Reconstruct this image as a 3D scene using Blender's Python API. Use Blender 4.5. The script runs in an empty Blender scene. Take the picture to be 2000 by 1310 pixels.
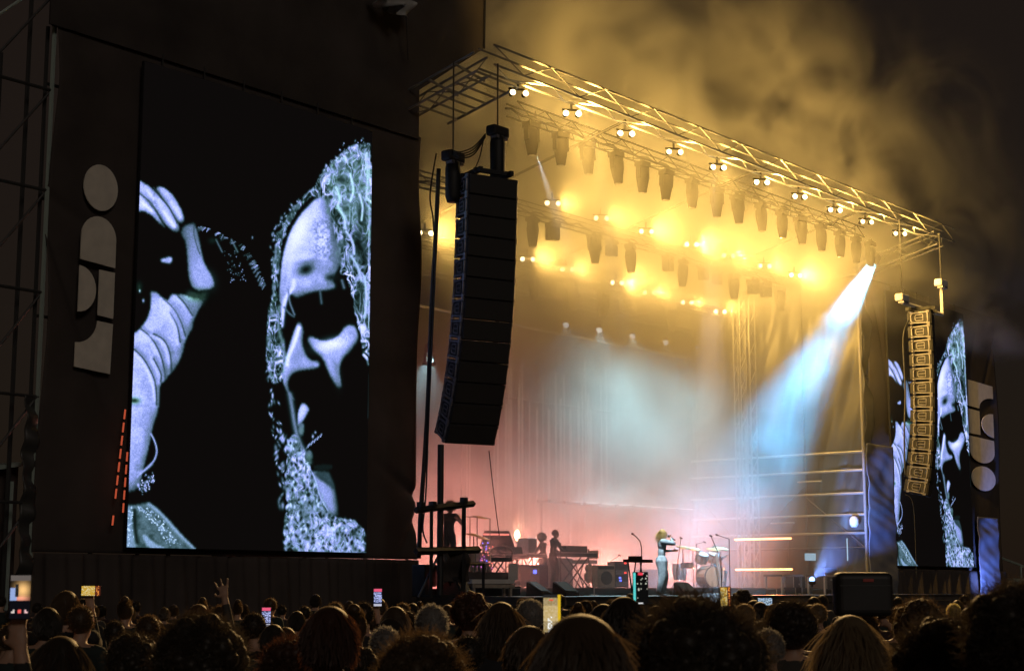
import bpy, bmesh, math, random
import numpy as np
from mathutils import Vector, Matrix
R = math.radians
rnd = random.Random(7)
NP = np.random.RandomState(11)
sc = bpy.context.scene
C = bpy.context.collection

# ------------------------------------------------------------------ camera
F = 3130.0                       # focal length in pixels of a 2000 px wide frame
CAMZ = 1.85
PITCH = math.atan((1148 - 655) / F)
cam_d = bpy.data.cameras.new('camera')
cam = bpy.data.objects.new('camera', cam_d)
C.objects.link(cam)
cam.location = (0, 0, CAMZ)
cam.rotation_euler = (math.pi / 2 + PITCH, 0, 0)
cam_d.sensor_width = 36
cam_d.lens = 36 * F / 2000
cam_d.clip_end = 3000
cam_d.clip_start = 0.2
cam_d.dof.use_dof = True
cam_d.dof.focus_distance = 45
cam_d.dof.aperture_fstop = 9
sc.camera = cam

# ------------------------------------------------------------------ night sky and added fill light
world = bpy.data.worlds.new('World')
sc.world = world
world.use_nodes = True
wn = world.node_tree.nodes; wl = world.node_tree.links
wn.clear()
sky = wn.new('ShaderNodeTexSky'); sky.sky_type = 'NISHITA'; sky.sun_disc = False
sky.sun_elevation = R(4); sky.sun_rotation = R(200)
hs = wn.new('ShaderNodeMixRGB'); hs.blend_type = 'MIX'; hs.inputs[0].default_value = 0.9
hs.inputs[2].default_value = (1.6, 1.0, 0.72, 1)          # town glow in the night air
bg = wn.new('ShaderNodeBackground'); bg.inputs[1].default_value = 0.0075
wo = wn.new('ShaderNodeOutputWorld')
wl.new(sky.outputs[0], hs.inputs[1]); wl.new(hs.outputs[0], bg.inputs[0]); wl.new(bg.outputs[0], wo.inputs[0])
sun_d = bpy.data.lights.new('night_fill', 'SUN'); sun_d.energy = 0.21; sun_d.angle = R(15); sun_d.color = (1, .86, .74)  # faint flood added from behind the camera to lift the dark walls
sun = bpy.data.objects.new('night_fill', sun_d); C.objects.link(sun)
sun.rotation_euler = (R(66), 0, R(22))

sc.view_settings.view_transform = 'Standard'; sc.view_settings.look = 'None'
sc.view_settings.exposure = 0; sc.view_settings.gamma = 1
cy = sc.cycles
cy.use_denoising = True
cy.max_bounces = 3; cy.diffuse_bounces = 2; cy.glossy_bounces = 2; cy.transmission_bounces = 2
cy.volume_bounces = 0; cy.transparent_max_bounces = 8
cy.caustics_reflective = False; cy.caustics_refractive = False
cy.sample_clamp_indirect = 4; cy.sample_clamp_direct = 0
cy.volume_step_rate = 1.0; cy.volume_max_steps = 128
cy.use_light_tree = True
cy.use_adaptive_sampling = True; cy.adaptive_threshold = .03

# ------------------------------------------------------------------ frames
# stage frame: s along the stage front (to the right), d upstage, z up
PHI = R(50.45)
O0 = (4.02, 43.5)
cs, sn = math.cos(PHI), math.sin(PHI)
FLOOR = 1.65
def W(s, d, z=0.0):
    return Vector((O0[0] + cs * s - sn * d, O0[1] + sn * s + cs * d, z))
def ray(x, y):
    a, b = (x - 1000) / F, (655 - y) / F
    cp, sp = math.cos(PITCH), math.sin(PITCH)
    return Vector((a, cp - b * sp, sp + b * cp))
def at(x, y, d):
    """photo direction -> (s, z) on the upright plane at stage depth d"""
    r = ray(x, y)
    den = -sn * r.x + cs * r.y
    t = (d - (-sn * (0 - O0[0]) + cs * (0 - O0[1]))) / den
    px, py = r.x * t - O0[0], r.y * t - O0[1]
    return cs * px + sn * py, CAMZ + r.z * t
def ats(x, y, s):
    """photo direction -> (d, z) on the upright plane at stage position s"""
    r = ray(x, y)
    den = cs * r.x + sn * r.y
    t = (s - (cs * (0 - O0[0]) + sn * (0 - O0[1]))) / den
    px, py = r.x * t - O0[0], r.y * t - O0[1]
    return -sn * px + cs * py, CAMZ + r.z * t
def proj(P):
    """(N,3) world -> photo pixels"""
    cp, sp = math.cos(PITCH), math.sin(PITCH)
    x, y, z = P[:, 0], P[:, 1], P[:, 2] - CAMZ
    dep = y * cp + z * sp; up = -y * sp + z * cp
    return 1000 + F * x / dep, 655 - F * up / dep
def atY(x, y, Y):
    r = ray(x, y); t = Y / r.y
    return Vector((r.x * t, Y, CAMZ + r.z * t))

# ------------------------------------------------------------------ materials
MATS = {}
def mat(name, col, rough=.6, metal=0.0, noise=None, bump=None, spec=.5, trans=0.0):
    if name in MATS: return MATS[name]
    m = bpy.data.materials.new(name); m.use_nodes = True
    nt = m.node_tree; b = nt.nodes['Principled BSDF']
    b.inputs['Base Color'].default_value = (*col, 1)
    b.inputs['Roughness'].default_value = rough
    b.inputs['Metallic'].default_value = metal
    b.inputs['Specular IOR Level'].default_value = spec
    if noise or bump:
        tc = nt.nodes.new('ShaderNodeTexCoord')
    if noise:
        scl, amt = noise
        n = nt.nodes.new('ShaderNodeTexNoise'); n.inputs['Scale'].default_value = scl; n.inputs['Detail'].default_value = 4
        nt.links.new(tc.outputs['Object'], n.inputs['Vector'])
        rmp = nt.nodes.new('ShaderNodeMapRange')
        rmp.inputs[1].default_value = .3; rmp.inputs[2].default_value = .7
        rmp.inputs[3].default_value = 1 - amt; rmp.inputs[4].default_value = 1 + amt
        nt.links.new(n.outputs[0], rmp.inputs[0])
        mx = nt.nodes.new('ShaderNodeVectorMath'); mx.operation = 'SCALE'
        mx.inputs[0].default_value = col
        nt.links.new(rmp.outputs[0], mx.inputs['Scale'])
        nt.links.new(mx.outputs[0], b.inputs['Base Color'])
    if bump:
        scl, amt = bump
        n2 = nt.nodes.new('ShaderNodeTexNoise'); n2.inputs['Scale'].default_value = scl; n2.inputs['Detail'].default_value = 4
        nt.links.new(tc.outputs['Object'], n2.inputs['Vector'])
        bp = nt.nodes.new('ShaderNodeBump'); bp.inputs['Strength'].default_value = amt
        nt.links.new(n2.outputs[0], bp.inputs['Height']); nt.links.new(bp.outputs[0], b.inputs['Normal'])
    if trans:
        out = nt.nodes['Material Output']
        t = nt.nodes.new('ShaderNodeBsdfTranslucent'); t.inputs[0].default_value = (*[min(1, c * 2.2) for c in col], 1)
        mxs = nt.nodes.new('ShaderNodeMixShader'); mxs.inputs[0].default_value = trans
        nt.links.new(b.outputs[0], mxs.inputs[1]); nt.links.new(t.outputs[0], mxs.inputs[2])
        nt.links.new(mxs.outputs[0], out.inputs[0])
    MATS[name] = m
    return m
def emis(name, col, strength, sample=False):
    if name in MATS: return MATS[name]
    m = bpy.data.materials.new(name); m.use_nodes = True
    nt = m.node_tree; nt.nodes.clear()
    e = nt.nodes.new('ShaderNodeEmission'); e.inputs[0].default_value = (*col, 1); e.inputs[1].default_value = strength
    o = nt.nodes.new('ShaderNodeOutputMaterial'); nt.links.new(e.outputs[0], o.inputs[0])
    m.cycles.emission_sampling = 'AUTO' if sample else 'NONE'
    MATS[name] = m
    return m
def emis_attr(name, strength):
    if name in MATS: return MATS[name]
    m = bpy.data.materials.new(name); m.use_nodes = True
    nt = m.node_tree; nt.nodes.clear()
    a = nt.nodes.new('ShaderNodeAttribute'); a.attribute_name = 'pixel'
    e = nt.nodes.new('ShaderNodeEmission'); e.inputs[1].default_value = strength
    o = nt.nodes.new('ShaderNodeOutputMaterial')
    nt.links.new(a.outputs['Color'], e.inputs[0]); nt.links.new(e.outputs[0], o.inputs[0])
    m.cycles.emission_sampling = 'NONE'
    MATS[name] = m
    return m
M_ALU = mat('aluminium', (.36, .36, .35), .5, .5, noise=(6, .25))
M_DALU = mat('dark_steel', (.07, .07, .07), .55, .5, noise=(5, .3))
M_BLK = mat('black_powder_coat', (.018, .018, .02), .55, noise=(4, .35))
M_CAB = mat('speaker_paint', (.022, .021, .023), .6, noise=(3, .35), bump=(60, .15))
M_GRILLE = mat('speaker_grille', (.03, .028, .028), .65, bump=(140, .4))
M_PLATE = mat('rigging_plate', (.26, .25, .28), .45, .5, noise=(9, .3))
M_FAB = mat('black_stage_cloth', (.068, .054, .049), .9, noise=(.6, .3), bump=(9, .12))
M_FABD = mat('deep_black_cloth', (.058, .048, .044), .95, noise=(.5, .4))
M_TARP = mat('side_sheeting', (.045, .044, .042), .45, noise=(.8, .3), bump=(2.5, .4))
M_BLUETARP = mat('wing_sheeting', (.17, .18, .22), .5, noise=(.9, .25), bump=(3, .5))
M_BACK = mat('backdrop_cloth', (.035, .033, .032), .9, noise=(.5, .3))
M_STRIP = mat('pale_strip', (.22, .215, .21), .5, noise=(3, .2))
M_DECK = mat('stage_plywood', (.075, .066, .06), .5, noise=(2, .4))
M_GRND = mat('trampled_grass', (.03, .032, .018), .95, noise=(1.2, .5), bump=(8, .5))
M_LOGO = mat('logo_print', (.80, .74, .64), .85, noise=(3, .10))
M_CABLE = mat('black_cable', (.012, .012, .012), .6)
M_FIX = mat('fixture_shell', (.022, .02, .018), .75, noise=(5, .3), spec=.15)
M_CHROME = mat('chrome', (.75, .75, .76), .18, 1.0)
M_BRASS = mat('cymbal_bronze', (.62, .45, .2), .28, .9)
M_DRUM = mat('drum_shell', (.55, .42, .36), .35, noise=(3, .2))
M_SKIN_H = mat('drum_skin', (.72, .62, .52), .5)
M_WOOD = mat('cabinet_tolex', (.42, .36, .30), .7, noise=(6, .25))
M_WHT = mat('off_white_paint', (.7, .68, .66), .5, noise=(4, .1))
M_TARPW = mat('grey_tarpaulin', (.42, .41, .39), .6, noise=(2, .3))
M_SKIN = mat('skin', (.44, .27, .19), .55)
M_SKIN2 = mat('skin_deep', (.14, .075, .045), .55)
M_DENIM = mat('blue_denim', (.22, .31, .36), .85, noise=(12, .25))
M_SHIRT = mat('dark_shirt', (.03, .03, .035), .9)
M_JEANS = mat('dark_trousers', (.02, .022, .028), .9)
M_GREENM = mat('painted_metal_rail', (.45, .55, .5), .5, .3)
LAMPC = (1, .575, .125)
E_LAMP = emis('tungsten_lamp', (1, .72, .32), 9)
E_LAMPHOT = emis('tungsten_lamp_hot', (1, .78, .40), 20)
E_WHITE = emis('white_lens', (.85, .95, 1), 1.5)
E_CYAN = emis('cyan_lens', (.35, .8, 1), 10)
E_BLUE = emis('blue_lens', (.22, .42, 1), 5)
E_ORNG = emis('orange_batten', (1, .34, .13), 6.5)
E_PINK = emis('pink_tube', (1, .25, .2), 1.6)
E_RED = emis('red_indicator', (1, .06, .05), 2)
E_BLUEI = emis('blue_indicator', (.1, .15, 1), 3)
E_PINKI = emis('violet_indicator', (.8, .2, .8), 1.2)
E_SCR = emis('monitor_glow', (.35, .55, .7), .8)
E_LED = emis_attr('led_pixels', 1.0)
E_PHONE = emis_attr('phone_pixels', 1.0)

# ------------------------------------------------------------------ objects and mesh helpers
def link(o, parent=None):
    C.objects.link(o)
    if parent is not None: o.parent = parent
    return o
def tag(o, label=None, cat=None, group=None, kind=None):
    if label: o['label'] = label
    if cat: o['category'] = cat
    if group: o['group'] = group
    if kind: o['kind'] = kind
    return o
def thing(name, label, cat, loc, rot=0.0, group=None, world_rot=False):
    o = bpy.data.objects.new(name, None)
    o.empty_display_size = .2
    o.location = loc
    o.rotation_euler = (0, 0, rot if world_rot else PHI + rot)
    C.objects.link(o)
    return tag(o, label, cat, group)
class MB:
    def __init__(s): s.v = []; s.f = []
    def add(s, vs, fs):
        n = len(s.v); s.v += [tuple(p) for p in vs]; s.f += [tuple(i + n for i in f) for f in fs]; return s
    def box(s, c, size, rot=None):
        hx, hy, hz = size[0] / 2, size[1] / 2, size[2] / 2
        vs = [Vector((x * hx, y * hy, z * hz)) for x in (-1, 1) for y in (-1, 1) for z in (-1, 1)]
        if rot is not None: vs = [rot @ v for v in vs]
        c = Vector(c)
        return s.add([v + c for v in vs], [(0, 1, 3, 2), (4, 6, 7, 5), (0, 4, 5, 1), (2, 3, 7, 6), (0, 2, 6, 4), (1, 5, 7, 3)])
    def tube(s, pts, rad, n=6, cap=True):
        pts = [Vector(p) for p in pts]
        rs = rad if isinstance(rad, (list, tuple)) else [rad] * len(pts)
        rings = []; up = None
        for i, p in enumerate(pts):
            t = (pts[min(i + 1, len(pts) - 1)] - pts[max(i - 1, 0)])
            t = t.normalized() if t.length > 1e-9 else Vector((0, 0, 1))
            if up is None:
                up = Vector((0, 0, 1)) if abs(t.z) < .9 else Vector((1, 0, 0))
            a = t.cross(up)
            if a.length < 1e-6: a = t.orthogonal()
            a.normalize(); b = a.cross(t).normalized(); up = b
            rings.append([p + (a * math.cos(2 * math.pi * k / n) + b * math.sin(2 * math.pi * k / n)) * rs[i] for k in range(n)])
        vs = [v for r in rings for v in r]; fs = []
        for i in range(len(pts) - 1):
            for k in range(n):
                k2 = (k + 1) % n
                fs.append((i * n + k, i * n + k2, (i + 1) * n + k2, (i + 1) * n + k))
        if cap:
            fs.append(tuple(range(n))[::-1]); fs.append(tuple((len(pts) - 1) * n + k for k in range(n)))
        return s.add(vs, fs)
    def lathe(s, prof, n=12, M=None):
        vs = []; fs = []
        for r, z in prof:
            for k in range(n):
                a = 2 * math.pi * k / n
                v = Vector((r * math.cos(a), r * math.sin(a), z)); vs.append(M @ v if M is not None else v)
        for i in range(len(prof) - 1):
            for k in range(n):
                k2 = (k + 1) % n
                fs.append((i * n + k, i * n + k2, (i + 1) * n + k2, (i + 1) * n + k))
        fs.append(tuple(range(n))[::-1]); fs.append(tuple((len(prof) - 1) * n + k for k in range(n)))
        return s.add(vs, fs)
    def prism(s, poly, y0, y1):
        """poly in local xz, extruded along y"""
        n = len(poly)
        vs = [(p[0], y0, p[1]) for p in poly] + [(p[0], y1, p[1]) for p in poly]
        fs = [tuple(range(n)), tuple(range(n, 2 * n))[::-1]] + [(i, i + n, (i + 1) % n + n, (i + 1) % n) for i in range(n)]
        return s.add(vs, fs)
    def ell(s, c, r, M=None, nu=10, nv=7):
        vs = []; fs = []
        for j in range(1, nv):
            th = math.pi * j / nv
            for k in range(nu):
                a = 2 * math.pi * k / nu
                vs.append(Vector((r[0] * math.sin(th) * math.cos(a), r[1] * math.sin(th) * math.sin(a), r[2] * math.cos(th))))
        vs += [Vector((0, 0, r[2])), Vector((0, 0, -r[2]))]
        if M is not None: vs = [M @ v for v in vs]
        c = Vector(c); vs = [v + c for v in vs]
        for j in range(nv - 2):
            for k in range(nu):
                k2 = (k + 1) % nu
                fs.append((j * nu + k, (j + 1) * nu + k, (j + 1) * nu + k2, j * nu + k2))
        T, B = len(vs) - 2, len(vs) - 1
        for k in range(nu):
            k2 = (k + 1) % nu
            fs.append((T, k, k2)); fs.append((B, (nv - 2) * nu + k2, (nv - 2) * nu + k))
        return s.add(vs, fs)
    def mesh(s, name, m, smooth=False):
        me = bpy.data.meshes.new(name); me.from_pydata(s.v, [], s.f)
        if m is not None: me.materials.append(m)
        if smooth: me.polygons.foreach_set('use_smooth', [True] * len(me.polygons))
        me.update(); return me
    def obj(s, name, m, parent=None, smooth=False):
        me = s.mesh(name, m, smooth)
        bm = bmesh.new(); bm.from_mesh(me); bmesh.ops.recalc_face_normals(bm, faces=bm.faces); bm.to_mesh(me); bm.free()
        return link(bpy.data.objects.new(name, me), parent)
_unit = {}
def unit_cyl(m, n=6):
    k = ('c', m.name, n)
    if k not in _unit:
        _unit[k] = MB().lathe([(1, 0), (1, 1)], n).mesh('round_bar', m, False)
    return _unit[k]
def unit_box(m):
    k = ('b', m.name)
    if k not in _unit:
        me = bpy.data.meshes.new('block'); bm = bmesh.new(); bmesh.ops.create_cube(bm, size=1)
        bm.to_mesh(me); bm.free(); me.materials.append(m); _unit[k] = me
    return _unit[k]
def bar(parent, name, p, q, r, m, n=6):
    p, q = Vector(p), Vector(q); v = q - p
    o = bpy.data.objects.new(name, unit_cyl(m, n))
    o.matrix_local = Matrix.Translation(p) @ v.to_track_quat('Z', 'Y').to_matrix().to_4x4() @ Matrix.Diagonal((r, r, v.length, 1))
    return link(o, parent)
def block(parent, name, c, size, m, rot=(0, 0, 0)):
    o = bpy.data.objects.new(name, unit_box(m))
    o.location = c; o.scale = size; o.rotation_euler = rot
    return link(o, parent)
def rbox(name, size, m, parent=None, bev=.02, loc=(0, 0, 0), rot=(0, 0, 0), seg=2):
    me = bpy.data.meshes.new(name); bm = bmesh.new(); bmesh.ops.create_cube(bm, size=1)
    bmesh.ops.scale(bm, vec=size, verts=bm.verts)
    bmesh.ops.bevel(bm, geom=list(bm.edges), offset=bev, segments=seg, affect='EDGES', profile=.5)
    bm.to_mesh(me); bm.free(); me.materials.append(m)
    o = bpy.data.objects.new(name, me); o.location = loc; o.rotation_euler = rot
    return link(o, parent)
def copy_tree(o, parent=None):
    c = o.copy(); link(c, parent)
    if parent is not None:
        c.parent = parent
    for ch in list(o.children): copy_tree(ch, c)
    return c
ORD = ['first', 'second', 'third', 'fourth', 'fifth', 'sixth', 'seventh', 'eighth', 'ninth', 'tenth', 'eleventh', 'twelfth',
       'thirteenth', 'fourteenth', 'fifteenth', 'sixteenth', 'seventeenth', 'eighteenth']
def lamp_light(name, kind, loc, color, power, aim=None, size=60, blend=1.0, radius=.06):
    l = bpy.data.lights.new(name, kind); l.color = color; l.energy = power
    l.shadow_soft_size = radius
    if kind == 'SPOT': l.spot_size = R(size); l.spot_blend = blend
    o = bpy.data.objects.new(name, l); C.objects.link(o); o.location = loc
    if aim is not None: o.rotation_euler = (Vector(aim) - Vector(loc)).to_track_quat('-Z', 'Y').to_euler()
    return o
def SD(*a): return W(*a)
def cloth_grid(name, m, parent, w, h, nx, ny, disp, x0=0, z0=0, y0=0):
    """upright cloth in local xz with relief in y given by disp(x,z) (arrays)"""
    xs = np.linspace(x0, x0 + w, nx + 1); zs = np.linspace(z0, z0 + h, ny + 1)
    X, Z = np.meshgrid(xs, zs); Y = y0 + disp(X, Z)
    v = np.stack([X, Y, Z], -1).reshape(-1, 3)
    i = np.arange(nx * ny); r, c = i // nx, i % nx; a = r * (nx + 1) + c
    f = np.stack([a, a + 1, a + nx + 2, a + nx + 1], -1)
    me = bpy.data.meshes.new(name); me.from_pydata(v.tolist(), [], f.tolist())
    me.polygons.foreach_set('use_smooth', [True] * len(me.polygons)); me.materials.append(m)
    o = link(bpy.data.objects.new(name, me), parent)
    sol = o.modifiers.new('thick', 'SOLIDIFY'); sol.thickness = .012
    return o

# ------------------------------------------------------------------ ground
g = MB().add([(-1500, -300, 0), (1500, -300, 0), (1500, 2500, 0), (-1500, 2500, 0)], [(0, 1, 2, 3)]).obj('ground', M_GRND)
tag(g, kind='structure')

# ------------------------------------------------------------------ stage deck
SL, SR, DF, DB = -6.9, 17.3, -1.1, 10.6
st = thing('stage_deck', 'long dark stage deck with black front skirt behind the crowd', 'stage', W(0, 0, 0))
MB().box(((SL + SR) / 2, (DF + DB) / 2, FLOOR - .1), (SR - SL, DB - DF, .2)).obj('deck', M_DECK, st)
cloth_grid('front_skirt', M_FABD, st, SR - SL, FLOOR - .22, 240, 2, lambda X, Z: .03 * np.sin(X * 9) + .02 * np.sin(X * 23 + 1), SL, 0, DF + .06)
block(st, 'edge_trim', ((SL + SR) / 2, DF - .02, FLOOR - .03), (SR - SL, .03, .06), M_DALU)
s1, _ = at(1170, 1150, 3.2)
rs = thing('band_riser', 'low grey riser under the keyboards and amplifiers', 'riser', W(3.4, 4.4, FLOOR))
MB().box((1.5, 0, .11), (15.5, 4.2, .2)).obj('platform', M_DECK, rs)
block(rs, 'edge_trim', (1.5, -2.13, .11), (15.5, .05, .16), M_DALU)
for k in range(9): block(rs, 'leg', (-5 + k * 1.25, -2.0, .005), (.08, .08, .012), M_DALU)

# ------------------------------------------------------------------ backdrop
bd = thing('backdrop', 'tall grey backdrop curtain hanging in folds at the back of the stage', 'curtain', W(0, 10.4, 0))
cloth_grid('curtain', M_BACK, bd, 24, 9.2, 260, 8,
           lambda X, Z: .05 * np.sin(X * 5.1 + .6 * np.sin(X * 1.3)) + .02 * np.sin(X * 13 + np.sin(X * 2)), -6.8, FLOOR, 0)
bar(bd, 'hanging_pipe', (-6.9, 0, 10.9), (17.2, 0, 10.9), .05, M_ALU)

# ------------------------------------------------------------------ trusses
def truss(T, p0, p1, w=.42, h=.42, bay=.75, rc=.032, rb=.017, m=M_ALU, sides=('b', 'f', 't', 'k'), v_hint=(0, 0, 1)):
    """box truss between two local points: four chords and lacing bars"""
    p0, p1 = Vector(p0), Vector(p1); ax = (p1 - p0); L = ax.length; ax.normalize()
    side = ax.cross(Vector(v_hint)).normalized(); up = side.cross(ax).normalized()
    cn = {k: (side * (w / 2 * a) + up * (h / 2 * b)) for k, (a, b) in {'A': (-1, 1), 'B': (1, 1), 'C': (1, -1), 'D': (-1, -1)}.items()}
    for k in 'ABCD': bar(T, 'chord', p0 + cn[k], p1 + cn[k], rc, m)
    n = max(1, int(round(L / bay)))
    faces = {'t': ('A', 'B'), 'f': ('B', 'C'), 'b': ('C', 'D'), 'k': ('D', 'A')}
    for fk in sides:
        a, b = faces[fk]
        for i in range(n):
            q0 = p0 + ax * (L * i / n); q1 = p0 + ax * (L * (i + 1) / n)
            if i % 2 == 0: bar(T, 'brace', q0 + cn[a], q1 + cn[b], rb, m, 5)
            else: bar(T, 'brace', q0 + cn[b], q1 + cn[a], rb, m, 5)
CL = at(960, 112, 0); CR = at(1848, 462, 0)
ZR = (CL[1] + CR[1]) / 2
RSL, RSR = CL[0], CR[0]
SLOPE = .235
roof = thing('stage_roof', 'open aluminium truss roof sloping back over the stage', 'roof', W(0, 0, 0))
truss(roof, (RSL - .2, 0, ZR), (RSR + .2, 0, ZR), .5, .5, 1.15, .028, .016, sides=('b', 'f'))
for s_ in (RSL, RSR):
    truss(roof, (s_, .3, ZR - .07), (s_, 10.4, ZR - SLOPE * 10.4), .5, .5, 1.0, .03, .016, sides=('b', 'f'))
    for dd in (1.0, 1.9):
        bar(roof, 'strut', (s_ + .9, dd, ZR - SLOPE * dd + .1), (s_ - .25, dd, ZR - SLOPE * dd + .25), .035, M_ALU)
truss(roof, (RSL, 10.4, ZR - SLOPE * 10.4), (RSR, 10.4, ZR - SLOPE * 10.4), .5, .5, 1.2, .04, .02, sides=('b', 'f'))
for s_ in np.linspace(RSL + 6.1, RSR - 6.1, 3):
    bar(roof, 'rafter', (s_, .3, ZR - .12), (s_, 10.3, ZR - SLOPE * 10.3), .04, M_DALU)
for k in range(7):   # outrigger ladder at the left front corner
    dd = .3 + k * .33
    bar(roof, 'rung', (RSL - .25, dd, ZR - SLOPE * dd - .25), (RSL + 1.3, dd, ZR - SLOPE * dd - .28), .03, M_ALU)
bar(roof, 'rung_rail', (RSL + 1.3, .2, ZR - .36), (RSL + 1.3, 2.6, ZR - .88), .035, M_ALU)
# legs of the roof: front posts of the wings, and the lattice tower at the right back
RS = 17.05
pd = ats(1690, 1000, RS)[0]
def tower(label, s_, d_, ztop, w=.42, m=M_ALU, name='truss_tower'):
    T = thing(name, label, 'tower', W(s_, d_, FLOOR))
    truss(T, (0, 0, 0), (0, 0, ztop - FLOOR), w, w, .55, .032, .018, m, v_hint=(0, 1, 0))
    block(T, 'base_plate', (0, 0, .01), (w + .3, w + .3, .02), M_DALU)
    return T
td = ats(1462, 800, 16.3)[0]
tower('grey lattice tower standing at the right back of the stage', 16.3, td, ZR - SLOPE * td - .3, .42, mat('tower_steel', (.2, .2, .2), .6, .3))
td2 = ats(1500, 800, 18.0)[0]
tower('slimmer lattice tower just behind the right back tower', 16.9, td + .75, ZR - SLOPE * td - .5, .3, mat('tower_steel', (.2, .2, .2), .6, .3))

# lighting trusses hung below the roof
def fixture_proto(kind):
    o = thing('moving_light', 'x', 'stage light', (0, 0, 0), group='moving lights')
    MB().box((0, 0, -.06), (.34, .26, .12)).obj('base', M_FIX, o)
    for sx in (-1, 1):
        MB().box((sx * .17, 0, -.27), (.035, .14, .34)).obj('yoke_arm', M_FIX, o)
    if kind == 'long':
        MB().lathe([(.10, -.14), (.155, -.19), (.165, -.34), (.15, -.52), (.118, -.70), (.105, -.79), (.10, -.80)], 14).obj('head', M_FIX, o, True)
        MB().lathe([(.092, -.803), (.09, -.812)], 14).obj('lens', M_CHROME, o)
    else:
        MB().box((0, 0, -.31), (.30, .24, .30)).obj('head', M_FIX, o)
        MB().lathe([(.10, -.462), (.1, -.475)], 14).obj('lens', M_CHROME, o)
    MB().box((0, 0, .05), (.06, .1, .1)).obj('clamp', M_DALU, o)
    return o
P_LONG = fixture_proto('long'); P_SHORT = fixture_proto('short')
used = {P_LONG.name: False, P_SHORT.name: False}
def place_fixture(proto, s_, d_, z_, label, group, rot=0, tilt=(0, 0)):
    if not used[proto.name]:
        o = proto; used[proto.name] = True
    else:
        o = copy_tree(proto)
    o.location = W(s_, d_, z_); o.rotation_euler = (tilt[0], tilt[1], PHI + rot); o.scale = (1.18, 1.18, 1.15)
    o['label'] = label; o['group'] = group
    return o
def light_truss(label, d_, zc, s0, s1):
    T = thing('lighting_truss', label, 'truss', W(0, d_, 0))
    truss(T, (s0, 0, zc), (s1, 0, zc), .38, .34, .6, .026, .014, M_DALU, sides=('f', 'b'))
    k = 0
    s_ = s0 + 1.0
    while s_ < s1:   # hanging chains to the roof
        bar(T, 'chain', (s_, 0, zc + .17), (s_, 0, ZR - SLOPE * d_ - .05), .015, M_DALU, 5); s_ += 4.6
    pts = [(s0 + (s1 - s0) * i / 80, .22, zc + .05 + .05 * math.sin(i * 1.7)) for i in range(81)]
    MB().tube(pts, .035, 5).obj('cable_loom', M_CABLE, T)
    return T
D1, D2, D3 = 1.8, 5.2, 8.0
row1 = [(1038, 248), (1095, 270), (1147, 288), (1203, 306), (1255, 325), (1302, 342), (1352, 360), (1400, 376), (1440, 391),
        (1486, 405), (1527, 418), (1563, 431), (1603, 445), (1640, 457), (1672, 468), (1700, 478)]
z1 = np.mean([at(x, y, D1)[1] for x, y in row1])
row2 = [(1040, 436), (1080, 446), (1160, 470), (1195, 480), (1231, 487), (1305, 506), (1335, 514), (1372, 524), (1402, 532), (1433, 540), (1470, 549), (1495, 556), (1522, 563)]
z2 = np.mean([at(x, y, D2)[1] for x, y in row2])
row3 = [(1042, 535), (1075, 541), (1118, 551), (1180, 580), (1220, 588), (1255, 596), (1310, 612)]
z3 = np.mean([at(x, y, D3)[1] for x, y in row3])
light_truss('front lighting truss carrying the long row of tapered lights', D1, z1 + .32, at(1000, 240, D1)[0], 15.6)
light_truss('middle lighting truss seen through smoke above mid stage', D2, z2 + .32, -5.6, 15.8)
light_truss('rear lighting truss half lost in yellow smoke', D3, z3 + .32, -5.6, 15.6)
for i, (x, y) in enumerate(row1):
    s_ = at(x, y, D1)[0]
    place_fixture(P_LONG, s_, D1, z1 + .12, 'tapered dark stage light, %s from left on the front lighting truss' % ORD[i], 'moving lights on the front truss',
                  rnd.uniform(-.3, .3), (rnd.uniform(-.06, .06), rnd.uniform(-.05, .05)))
for i, (x, y) in enumerate(row2):
    s_ = at(x, y, D2)[0]
    pr = P_SHORT if i in (1, 3, 5, 7, 8, 10, 11) else P_LONG
    place_fixture(pr, s_, D2, z2 + .12, '%s stage light, %s from left on the middle lighting truss' % ('boxy' if pr is P_SHORT else 'tapered', ORD[i]),
                  'moving lights on the middle truss', rnd.uniform(-.4, .4), (rnd.uniform(-.08, .08), rnd.uniform(-.05, .05)))
for i, (x, y) in enumerate(row3):
    s_ = at(x, y, D3)[0]
    pr = P_SHORT if i in (1, 4, 5) else P_LONG
    place_fixture(pr, s_, D3, z3 + .12, '%s hazy stage light, %s from left on the rear lighting truss' % ('boxy' if pr is P_SHORT else 'tapered', ORD[i]),
                  'moving lights on the rear truss', rnd.uniform(-.4, .4), (rnd.uniform(-.08, .08), rnd.uniform(-.05, .05)))

# twin lamps: lit pairs of lamps, each with its own light
def lamp_proto():
    o = thing('twin_lamp', 'x', 'stage light', (0, 0, 0))
    for sx in (-1, 1):
        Mx = Matrix.Translation((sx * .17, 0, 0)) @ Matrix.Rotation(R(90), 4, 'X')
        h = MB().lathe([(.04, -.18), (.065, -.12), (.082, .0), (.084, .06)], 12, Mx).obj('housing', M_FIX, o, True)
        # lens a disc facing local -y
        MB().lathe([(.075, .062), (.066, .075), (.04, .086)], 12, Mx).obj('lens', E_LAMP, o, True)
    MB().box((0, .06, .13), (.5, .06, .04)).obj('bracket', M_FIX, o)
    MB().box((0, .06, .24), (.05, .05, .2)).obj('clamp', M_DALU, o)
    return o
P_TWIN = lamp_proto(); P_TWIN_used = [False]
YAW_CAM = R(38)      # lamps look out to the audience, turned to the left of the stage axis
lampsA = [(1013, 183, 1), (1117, 223, 2.4), (1222, 262, 1.0), (1317, 298, .9), (1402, 328, 1.1), (1487, 357, 1.5), (1561, 385, 1.2), (1630, 411, 1.1), (1692, 434, .9), (1757, 457, .8)]
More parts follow.
